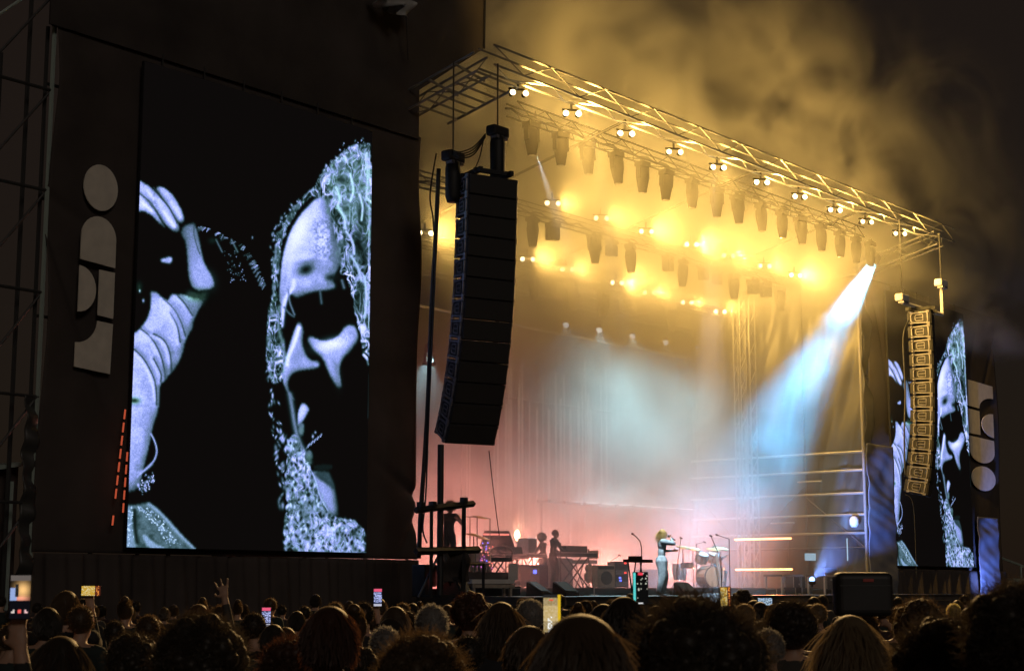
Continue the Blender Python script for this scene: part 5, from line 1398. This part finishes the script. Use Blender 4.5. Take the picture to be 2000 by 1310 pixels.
# ------------------------------------------------------------------ far rail at the right edge
T = thing('hand_rail', 'pale green stair rail beyond the right wall', 'railing', W(0, DW + 1, 0))
a = at(1953, 1088, DW + 1); b = at(2005, 1108, DW + 1); c = at(2010, 1130, DW + 1)
bar(T, 'top_rail', (a[0], 0, a[1]), (b[0], 0, b[1]), .05, M_GREENM); bar(T, 'post', (at(1994, 1110, DW + 1)[0], 0, 0), (at(1994, 1110, DW + 1)[0], 0, at(1994, 1104, DW + 1)[1]), .05, M_GREENM)
MB().box(((a[0] + c[0]) / 2 + 1, 0, c[1] - .05), (c[0] - a[0] + 2.5, 1.0, .12)).obj('platform', M_GREENM, T)
for k in range(14): bar(T, 'baluster', (a[0] + .1 + k * .14, -.45, c[1] - .55), (a[0] + .1 + k * .14, -.45, c[1]), .012, M_GREENM, 4)
for k in range(3): bar(T, 'leg', (a[0] + .2 + k * 1.2, 0, 0), (a[0] + .2 + k * 1.2, 0, c[1]), .05, M_GREENM)

# crowd barrier in front of the stage
T = thing('crowd_barrier', 'low dark crowd barrier in front of the stage', 'barrier', W(0, DF - 2.2, 0))
bar(T, 'top_rail', (-16, 0, 1.15), (26, 0, 1.15), .03, M_DALU)
for k in range(22): bar(T, 'post', (-16 + k * 2, 0, 0), (-16 + k * 2, 0, 1.15), .025, M_DALU); 
for k in range(21): block(T, 'panel', (-15 + k * 2, .03, .6), (1.94, .015, 1.0), M_FABD)

# ------------------------------------------------------------------ crowd
M_TEE = [mat('tee_%d' % k, c, .9) for k, c in enumerate([(.02, .02, .022), (.05, .045, .04), (.035, .02, .02), (.02, .03, .028), (.16, .16, .15)])]
bodyA = [human('crowd_body', 1.72, (None, None), vox=.021, mats=(M_SKIN, M_TEE[0], M_JEANS)),
         human('crowd_body', 1.72, (None, None), vox=.021, mats=(M_SKIN, M_TEE[1], M_JEANS), fem=True, slim=.95),
         human('crowd_body', 1.72, (None, None), vox=.021, mats=(M_SKIN2, M_TEE[2], M_JEANS), slim=1.1),
         human('crowd_body', 1.72, (None, None), vox=.021, mats=(M_SKIN, M_TEE[3], M_JEANS), head=(.02, .03))]
WR = (.10, .33, 1.62)
bodyPh = human('phone_body', 1.72, ((-.12, .26, 1.36), WR), vox=.012, mats=(M_SKIN, M_TEE[0], M_JEANS), curl=(True, True), skinz=.14, baggy=1.3, elbow=(.25, -.2, -1))
bodyUp = human('raised_body', 1.72, (None, (.22, .12, 1.93)), vox=.008, mats=(M_SKIN, M_TEE[1], M_JEANS), curl=(True, False), skinz=.15, baggy=1.3, elbow=(.4, -.3, -.4))
bodyTwo = human('carry_body', 1.72, ((-.2, .1, 1.86), (.2, .1, 1.86)), vox=.02, mats=(M_SKIN, M_TEE[0], M_JEANS), skinz=.14)
HM = {}
def HAIR(style, m, seed, n, vol, length, wid=.0032):
    k = (style, m.name, seed, n)
    if k not in HM:
        me = hair_mesh('hair', m, style, seed, n, vol, length, wid)
        co = np.zeros(len(me.vertices) * 3); me.vertices.foreach_get('co', co); co = co.reshape(-1, 3)
        HM[k] = (me, np.percentile(np.abs(co[:, 0]), 97) * 2, np.percentile(co[:, 2], 99))
    return HM[k]
def stand_person(x, ytop, wpx, hair, label, body, yaw=0, group=None):
    me, wm, top = hair
    Y = 3169 * wm / wpx
    P = atY(x, ytop, Y)
    k = P.z / (body[1].z + top)
    k = max(.86, min(1.14, k))
    return person(label, Vector((P.x, P.y, 0)) - Vector((0, 0, 0)), R(yaw), body, me, k, group)
cur = lambda m, s, v=1.0, n=5200, L=.085: HAIR('curly', m, s, n, v, L, .0014)
NEAR = [
    (395, 1200, 180, cur(H_BLK, 1, 1.0), 'person with big dark curly hair near the left front', 0),
    (570, 1245, 128, cur(H_AUB, 2, .8), 'person with auburn curls catching orange light, head low at the bottom left', 10),
    (825, 1236, 182, cur(H_BRN, 3, .85), 'person with brown curls edged in orange at the bottom centre left', -6),
    (1118, 1208, 196, HAIR('bob', H_BRN, 4, 3200, 1.1, .07, .0022), 'person with smooth rounded dark bob rimmed with light at bottom centre', 4),
    (1362, 1165, 262, cur(H_BLK, 5, 1.15), 'person with very large dark curly hair in front of the drum kit', 8),
    (1545, 1172, 98, cur(H_BLK, 6, .9), 'person with dark curls left of the raised black case', 0),
    (1660, 1205, 140, HAIR('long', H_BLD, 7, 3000, 1.1, .10, .002), 'person with pale long hair under the raised black case', -8),
    (1838, 1207, 205, cur(H_BLK, 8, .95), 'person with dark hair rimmed in yellow at the bottom right', 12),
    (1992, 1136, 226, cur(H_BLK, 9, 1.0), 'person with dark hair filling the right edge of the picture', 20),
    (1795, 1168, 100, cur(H_BRN, 10, .9, 1800), 'person with wide dark hair just right of the black case', 0),
    (645, 1187, 106, HAIR('bob', H_AUB, 11, 2000, 1.05, .07), 'person with auburn bob left of the stage', 0),
    (746, 1223, 62, HAIR('short', H_GRY, 12, 1200, 1, .12), 'person with short greyish hair low before the black wall', 0),
    (792, 1190, 48, HAIR('short', H_BLK, 13, 900, 1, .12), 'person with short dark hair beside the grey-haired pair', 0),
    (762, 1208, 56, HAIR('bob', H_BLK, 14, 1200, 1, .06), 'person with dark bob behind the low grey-haired person', 0),
    (844, 1180, 62, HAIR('short', H_GRY, 15, 1200, 1, .10), 'person with round grey hair beneath the left speakers', 0),
    (913, 1157, 70, cur(H_AUB, 16, .8, 1500, .06), 'tall person with dark reddish hair left of the stage centre', 0),
    (979, 1178, 84, HAIR('long', H_BRN, 17, 1800, 1.05, .07), 'person with long brown hair left of the lit phone', 0),
    (1036, 1169, 54, HAIR('short', H_GRY, 18, 900, 1, .08), 'person with close grey hair behind the lit phone', 0),
    (1139, 1174, 26, HAIR('short', H_BLK, 13, 900, 1, .12), 'distant person with short dark hair below the amplifier', 0),
    (1173, 1181, 60, HAIR('bob', H_BLK, 14, 1200, 1, .06), 'person with dark bob right of the lit phone', 0),
    (1222, 1197, 54, HAIR('bun', H_BRN, 19, 900, 1, .09), 'person with brown hair in a bun before the singer', 0),
    (1243, 1178, 36, HAIR('short', H_BLK, 13, 900, 1, .12), 'distant person with short dark hair at the foot of the singer', 0),
    (1450, 1152, 38, cur(H_BLK, 20, .6, 900, .05), 'person with dark hair before the work tables', 0),
    (1450, 1178, 42, HAIR('short', H_BLD, 21, 900, 1, .10), 'person with fair hair right of the landscape phone', 0),
    (1597, 1178, 36, HAIR('short', H_BLD, 21, 900, 1, .10), 'person with fair hair left of the black case', 0),
    (1862, 1178, 28, HAIR('short', H_YEL, 22, 900, 1, .10), 'distant person with yellow-lit hair below the far screen', 0),
    (388, 1181, 62, HAIR('long', H_AUB, 23, 1500, 1.05, .07), 'person with auburn hair behind the big dark curls at left', 0),
    (528, 1220, 54, HAIR('bob', H_BLK, 14, 1200, 1, .06), 'person with dark bob below the small lit phone at left', 0),
    (12, 1256, 46, HAIR('short', H_GRY, 12, 1200, 1, .12), 'person with greenish grey cap of hair at the bottom left corner', 0),
    (1500, 1228, 66, HAIR('short', H_GRY, 15, 1200, 1, .10), 'person with pale grey hair right of the large dark curls', 0),
    (1010, 1236, 60, HAIR('bob', H_BRN, 24, 1200, 1, .06), 'person with brown bob left of the rounded dark bob', 0),
    (250, 1235, 110, cur(H_BLK, 25, .8, 1800), 'person in deep shadow left of the big dark curls', 0),
    (120, 1245, 120, HAIR('long', H_BLK, 26, 1500, 1.05, .07), 'person with long dark hair in shadow beside the left phone', 0),
    (700, 1262, 90, cur(H_BLK, 27, .7, 1500, .06), 'person with dark curls low beside the orange edged curls', 0),
    (915, 1240, 70, HAIR('short', H_BLK, 13, 900, 1, .12), 'person with short black hair under the long brown hair', 0),
]
for i, (x, y, w, h, lab, yaw) in enumerate(NEAR):
    stand_person(x, y, w, h, lab, bodyA[i % 4], yaw, None)
far_h = [HAIR('short', H_BLK, 13, 900, 1, .12), HAIR('bob', H_BLK, 14, 1200, 1, .06), HAIR('bob', H_BRN, 24, 1200, 1, .06), HAIR('bun', H_BRN, 19, 900, 1, .09), HAIR('short', H_BRN, 28, 700, 1, .12)]
ANCH = [(70, 'below the left scaffold'), (235, 'below the grey logo banner'), (400, 'below the arm on the left screen'), (540, 'below the screen centre'), (730, 'below the face on the left screen'),
        (830, 'below the bare black wall'), (950, 'below the left speakers'), (1100, 'below the keyboards'), (1220, 'below the amplifier'), (1330, 'below the singer'), (1440, 'below the drum kit'), (1560, 'below the orange battens'),
        (1690, 'below the work tables'), (1790, 'below the blue lit sheet'), (1900, 'below the far screen'), (3000, 'at the far right edge')]
KIND = ['short black hair', 'a black bob', 'a brown bob', 'a brown bun', 'short brown hair']
ROWN = ['nearer crowd', 'middle crowd', 'farther crowd', 'by the stage front']
SEEN = set()
ZONES = [(-60, 760, 'crowd below the left wall'), (760, 1480, 'crowd below the stage'), (1480, 2060, 'crowd toward the right wing')]
for x0, x1, grp in ZONES:
    n = int((x1 - x0) / 17)
    for k in range(n):
        x = x0 + (k + rnd.uniform(.1, .9)) * (x1 - x0) / n
        Ymax = 29 if x0 < 0 else 36
        Y = [12, 17, 23, 31][k % 4] * rnd.uniform(.9, 1.12); Y = min(Y, Ymax)
        P = atY(x, 1150, Y)
        hi_ = rnd.randrange(5); pl_ = [t for m_, t in ANCH if x < m_][0]
        for _ in range(5):
            if (hi_, k % 4, pl_) in SEEN: hi_ = (hi_ + 1) % 5
        SEEN.add((hi_, k % 4, pl_))
        b = bodyA[rnd.randrange(4)]; h = far_h[hi_]
        zt_ = rnd.uniform(1.54, 1.74)
        lab = 'head with %s, %s, %s' % (KIND[hi_], ROWN[k % 4], [t for m_, t in ANCH if x < m_][0])
        person(lab, Vector((P.x, P.y, 0)), R(rnd.uniform(-25, 25)), b, h[0], zt_ / (b[1].z + h[2]), grp)

# phones held up
def phone_cols(kind, nx, nz, seed):
    r = np.random.RandomState(seed); c = np.zeros((nz, nx, 3)) + .004
    u, v = np.meshgrid((np.arange(nx) + .5) / nx, (np.arange(nz) + .5) / nz)   # v up
    if kind == 'stage':
        gl = np.exp(-(((u - .62) / .33) ** 2 + ((v - .66) / .17) ** 2)); c += gl[..., None] * np.array([.95, .55, .2]) * 1.1
        c += (np.exp(-(((u - .5) / .4) ** 2 + ((v - .46) / .06) ** 2)))[..., None] * np.array([.8, .25, .2])
        c[(u < .3) & (v > .42) & (v < .7)] = (.3, .4, .7); c[(u > .25) & (u < .38) & (v > .5) & (v < .8)] = (.02, .02, .02)
        c[v > .86] = (.12, .1, .09); c[v < .42] = (.004, .004, .006)
        for a, col in ((.2, (.7, .6, .55)), (.5, (.9, .12, .1)), (.8, (.8, .5, .5))): c[np.hypot(u - a, (v - .16) * nz / nx) < .09] = col
    elif kind == 'dark':
        for _ in range(14): c[r.randint(2, nz), r.randint(1, nx)] = np.array([.6, .6, .5]) * r.uniform(.4, 1.2)
        c[(u < .14)] = (.10, .62, .6); c[(v > .93) & (abs(u - .5) < .2)] = (.8, .05, .08); c[(v < .05) & (abs(u - .5) < .16)] = (.7, .7, .7)
    elif kind == 'bright':
        c[:] = (.30, .21, .07); c[(v > .3) & (v < .7)] = (.5, .36, .14); c += r.rand(nz, nx, 1) * .12; c[v > .9] = (.02, .02, .02); c[(v > .84) & (v < .88) & (abs(u - .45) < .15)] = (.8, .1, .05)
        c[(u > .25) & (u < .5) & (v < .5) & (r.rand(nz, nx) < .6)] = (.9, .9, .85); c[u > .85] = (.7, .45, .02)
    elif kind == 'blue':
        c[:] = (.05, .08, .12); m_ = r.rand(nz, nx) < .5; c[m_] = np.array([.35, .5, .7]); c[r.rand(nz, nx) < .15] = (.6, .75, .8)
    elif kind == 'numbers':
        c[:] = (.03, .04, .09); m_ = (r.rand(nz, nx) < .55) & (v > .2) & (v < .8); c[m_] = (.45, .5, .9); c[v > .85] = (.8, .1, .2); c[v < .12] = (.5, .5, .6)
    else:
        c[:] = (.55, .33, .04); c[r.rand(nz, nx) < .3] = (.7, .6, .3); c[u > .7] = (.1, .02, .01); c[(u > .78) & (u < .9) & (r.rand(nz, nx) < .5)] = (.9, .3, .05)
    return c
def phone(label, x, y, Y, kind, landscape=False, seed=0, wm=.077, hm=.16):
    P = atY(x, y, Y)
    T = thing('phone', label, 'phone', P, R(rnd.uniform(-4, 4)), 'phones held up in the crowd', True)
    w, h = (hm, wm) if landscape else (wm, hm)
    rbox('body', (w, .009, h), M_BLK, T, .004)
    nx, nz = (24, 12) if landscape else (12, 24)
    cols = phone_cols(kind, nx, nz, seed)
    w2, h2 = w * .92, h * .95
    vx, vz = np.meshgrid(np.linspace(-w2 / 2, w2 / 2, nx + 1), np.linspace(-h2 / 2, h2 / 2, nz + 1))
    v = np.stack([vx, np.full_like(vx, -.0055), vz], -1).reshape(-1, 3)
    i = np.arange(nx * nz); a = (i // nx) * (nx + 1) + i % nx
    me = bpy.data.meshes.new('display'); me.from_pydata(v.tolist(), [], np.stack([a, a + 1, a + nx + 2, a + nx + 1], -1).tolist())
    at_ = me.attributes.new('pixel', 'FLOAT_COLOR', 'FACE'); c4 = np.ones((nx * nz, 4), np.float32); c4[:, :3] = cols.reshape(-1, 3); at_.data.foreach_set('color', c4.ravel())
    me.materials.append(E_PHONE); link(bpy.data.objects.new('display', me), T)
    return T, P, h
PH = [('bright phone at the far left filming the whole stage', 40, 1165, 5.8, 'stage', False), ('small yellow phone held sideways below the left wall', 178, 1153, 12.5, 'amber', True),
      ('small phone with bluish digits below the left screen', 520, 1204, 13.5, 'numbers', False), ('small phone with pale digits just left of the stage', 738, 1166, 14.5, 'numbers', False),
      ('yellow lit phone held up at the centre of the crowd', 1078, 1197, 6.7, 'bright', False), ('dark phone with teal edge in front of the singer', 1251, 1148, 8.0, 'dark', False),
      ('landscape phone with blue picture below the drum kit', 1392, 1168, 11.5, 'blue', True), ('upright phone with red dot right of the landscape phone', 1417, 1168, 11.2, 'amber', False),
      ('tiny pale phone below the work tables', 1494, 1174, 17.0, 'blue', True)]
hair_ph = [HAIR('short', H_BLK, 13, 900, 1, .12), HAIR('bob', H_BRN, 24, 1200, 1, .06), HAIR('bob', H_BLK, 14, 1200, 1, .06)]
for k, (lab, x, y, Y, kind, ls) in enumerate(PH):
    T, P, h = phone(lab, x, y, Y, kind, ls, k + 3)
    hand_z = P.z - h / 2 - .02
    sc_ = max(.85, min(1.2, hand_z / (WR[2] + .09)))
    off = Vector((WR[0], WR[1] + .02, 0)) * sc_
    hm_ = hair_ph[k % 3]
    person('person holding up the ' + lab, Vector((P.x - off.x, P.y - off.y + .05, 0)), 0, bodyPh, hm_[0], sc_, 'people filming with phones')
P = atY(438, 1190, 11.5)
person('person raising an open hand below the left screen', Vector((P.x - .22, P.y, 0)), 0, bodyUp, hair_ph[1][0], .92)
# black case carried above heads
P = atY(1685, 1160, 11.2)
T = thing('carry_case', 'black rounded case with small red label lifted above the crowd', 'case', Vector((P.x, P.y, P.z)), R(3), None, True)
rbox('shell', (.40, .16, .30), M_BLK, T, .045, (0, 0, 0), seg=4)
rbox('label_plate', (.075, .006, .022), mat('red_label', (.45, .06, .05), .5), T, .003, (.02, -.082, .095))
block(T, 'zip_line', (0, -.081, .06), (.36, .004, .006), M_DALU)
person('person lifting the black case with both arms', Vector((P.x, P.y - .1, 0)), 0, bodyTwo, hair_ph[2][0], (P.z - .14) / 1.95)

# ------------------------------------------------------------------ smoke
def smoke_box(name, lo, hi, build, aniso=.15, col=(1, 1, 1)):
    o = MB().box([(a + b) / 2 for a, b in zip(lo, hi)], [b - a for a, b in zip(lo, hi)]).obj(name, None)
    o.location = W(0, 0, 0); o.rotation_euler = (0, 0, PHI)
    tag(o, kind='stuff')
    m = bpy.data.materials.new(name); m.use_nodes = True; nt = m.node_tree; nt.nodes.clear()
    out = nt.nodes.new('ShaderNodeOutputMaterial'); pv = nt.nodes.new('ShaderNodeVolumePrincipled')
    pv.inputs['Color'].default_value = (*col, 1); pv.inputs['Anisotropy'].default_value = aniso
    pv.inputs['Density'].default_value = 0
    nt.links.new(pv.outputs[0], out.inputs['Volume'])
    tc = nt.nodes.new('ShaderNodeTexCoord'); sep = nt.nodes.new('ShaderNodeSeparateXYZ'); nt.links.new(tc.outputs['Object'], sep.inputs[0])
    def val(x): return x
    def op(kind, a, b=None, c=None):
        n = nt.nodes.new('ShaderNodeMath'); n.operation = kind
        for i, x in enumerate((a, b, c)):
            if x is None: continue
            if hasattr(x, 'links'): nt.links.new(x, n.inputs[i])
            else: n.inputs[i].default_value = x
        return n.outputs[0]
    def sstep(x, a, b, f0=0.0, f1=1.0):
        n = nt.nodes.new('ShaderNodeMapRange'); n.interpolation_type = 'SMOOTHSTEP'
        nt.links.new(x, n.inputs[0]); n.inputs[1].default_value = a; n.inputs[2].default_value = b; n.inputs[3].default_value = f0; n.inputs[4].default_value = f1
        return n.outputs[0]
    def noise(scale, detail, dist=0.0, off=(0, 0, 0), stretch=(1, 1, 1)):
        mp = nt.nodes.new('ShaderNodeMapping'); mp.inputs['Location'].default_value = off; mp.inputs['Scale'].default_value = stretch
        nt.links.new(tc.outputs['Object'], mp.inputs[0])
        n = nt.nodes.new('ShaderNodeTexNoise'); n.inputs['Scale'].default_value = scale; n.inputs['Detail'].default_value = detail; n.inputs['Distortion'].default_value = dist
        nt.links.new(mp.outputs[0], n.inputs['Vector']); return n.outputs[0]
    dens = build(op, sstep, noise, sep.outputs[0], sep.outputs[1], sep.outputs[2])
    nt.links.new(dens, pv.inputs['Density'])
    o.data.materials.append(m)
    m.cycles.volume_step_rate = 1.0
    return o
def stage_smoke(op, ss, noise, s, d, z):
    n = ss(noise(.34, 3, .8, (3, 1, 0)), .36, .66, .26, 1.0)
    # thinner low on the right, where the rails stay clear
    clear = op('MULTIPLY', ss(s, 12.5, 15.5), ss(z, 6.0, 3.6))
    f = op('SUBTRACT', 1.0, op('MULTIPLY', clear, .8))
    edge = op('MULTIPLY', op('MULTIPLY', ss(d, -.7, 2.4), ss(s, 10.5, 15.5, 1.0, .16)), ss(z, 14.7, 13.7))
    hi = ss(z, 6.0, 10.5, .10, .26)
    f = op('MULTIPLY', f, op('SUBTRACT', 1.0, op('MULTIPLY', op('MULTIPLY', ss(d, 6.8, 9.2), ss(z, 4.6, 6.4)), .93)))   # smoke thinned round the cool wash lights so their cones don't show
    # drifting bank of smoke behind the singer
    c0, cz = at(1255, 930, 6.2)
    q = op('ADD', op('POWER', op('MULTIPLY', op('SUBTRACT', s, c0), .20), 2.0), op('ADD', op('POWER', op('MULTIPLY', op('SUBTRACT', z, cz), .28), 2.0), op('POWER', op('MULTIPLY', op('SUBTRACT', d, 6.2), .42), 2.0)))
    hi = op('ADD', hi, op('MULTIPLY', op('EXPONENT', op('MULTIPLY', q, -1.0)), .26))
    return op('MULTIPLY', op('MULTIPLY', n, f), op('MULTIPLY', edge, hi))
smoke_box('stage_smoke', (-6.6, -1.3, FLOOR + .02), (17.0, 10.2, 14.7), stage_smoke)
def roof_smoke(op, ss, noise, s, d, z):
    n = ss(noise(.22, 3, 1.4, (0, 4, 7)), .43, .68, .01, 1.0)
    f = op('MULTIPLY', ss(s, -5.5, .5), ss(s, 33.5, 24.0))
    g_ = op('MULTIPLY', ss(z, 11.0, 13.5), ss(z, 25.0, 14.0))
    e = op('MULTIPLY', ss(d, .5, 2.4), ss(d, 13.8, 10.0))
    return op('MULTIPLY', op('MULTIPLY', n, f), op('MULTIPLY', op('MULTIPLY', g_, e), .75))
smoke_box('roof_smoke', (-5.5, .2, 11.0), (34.0, 14.0, 28.0), roof_smoke)
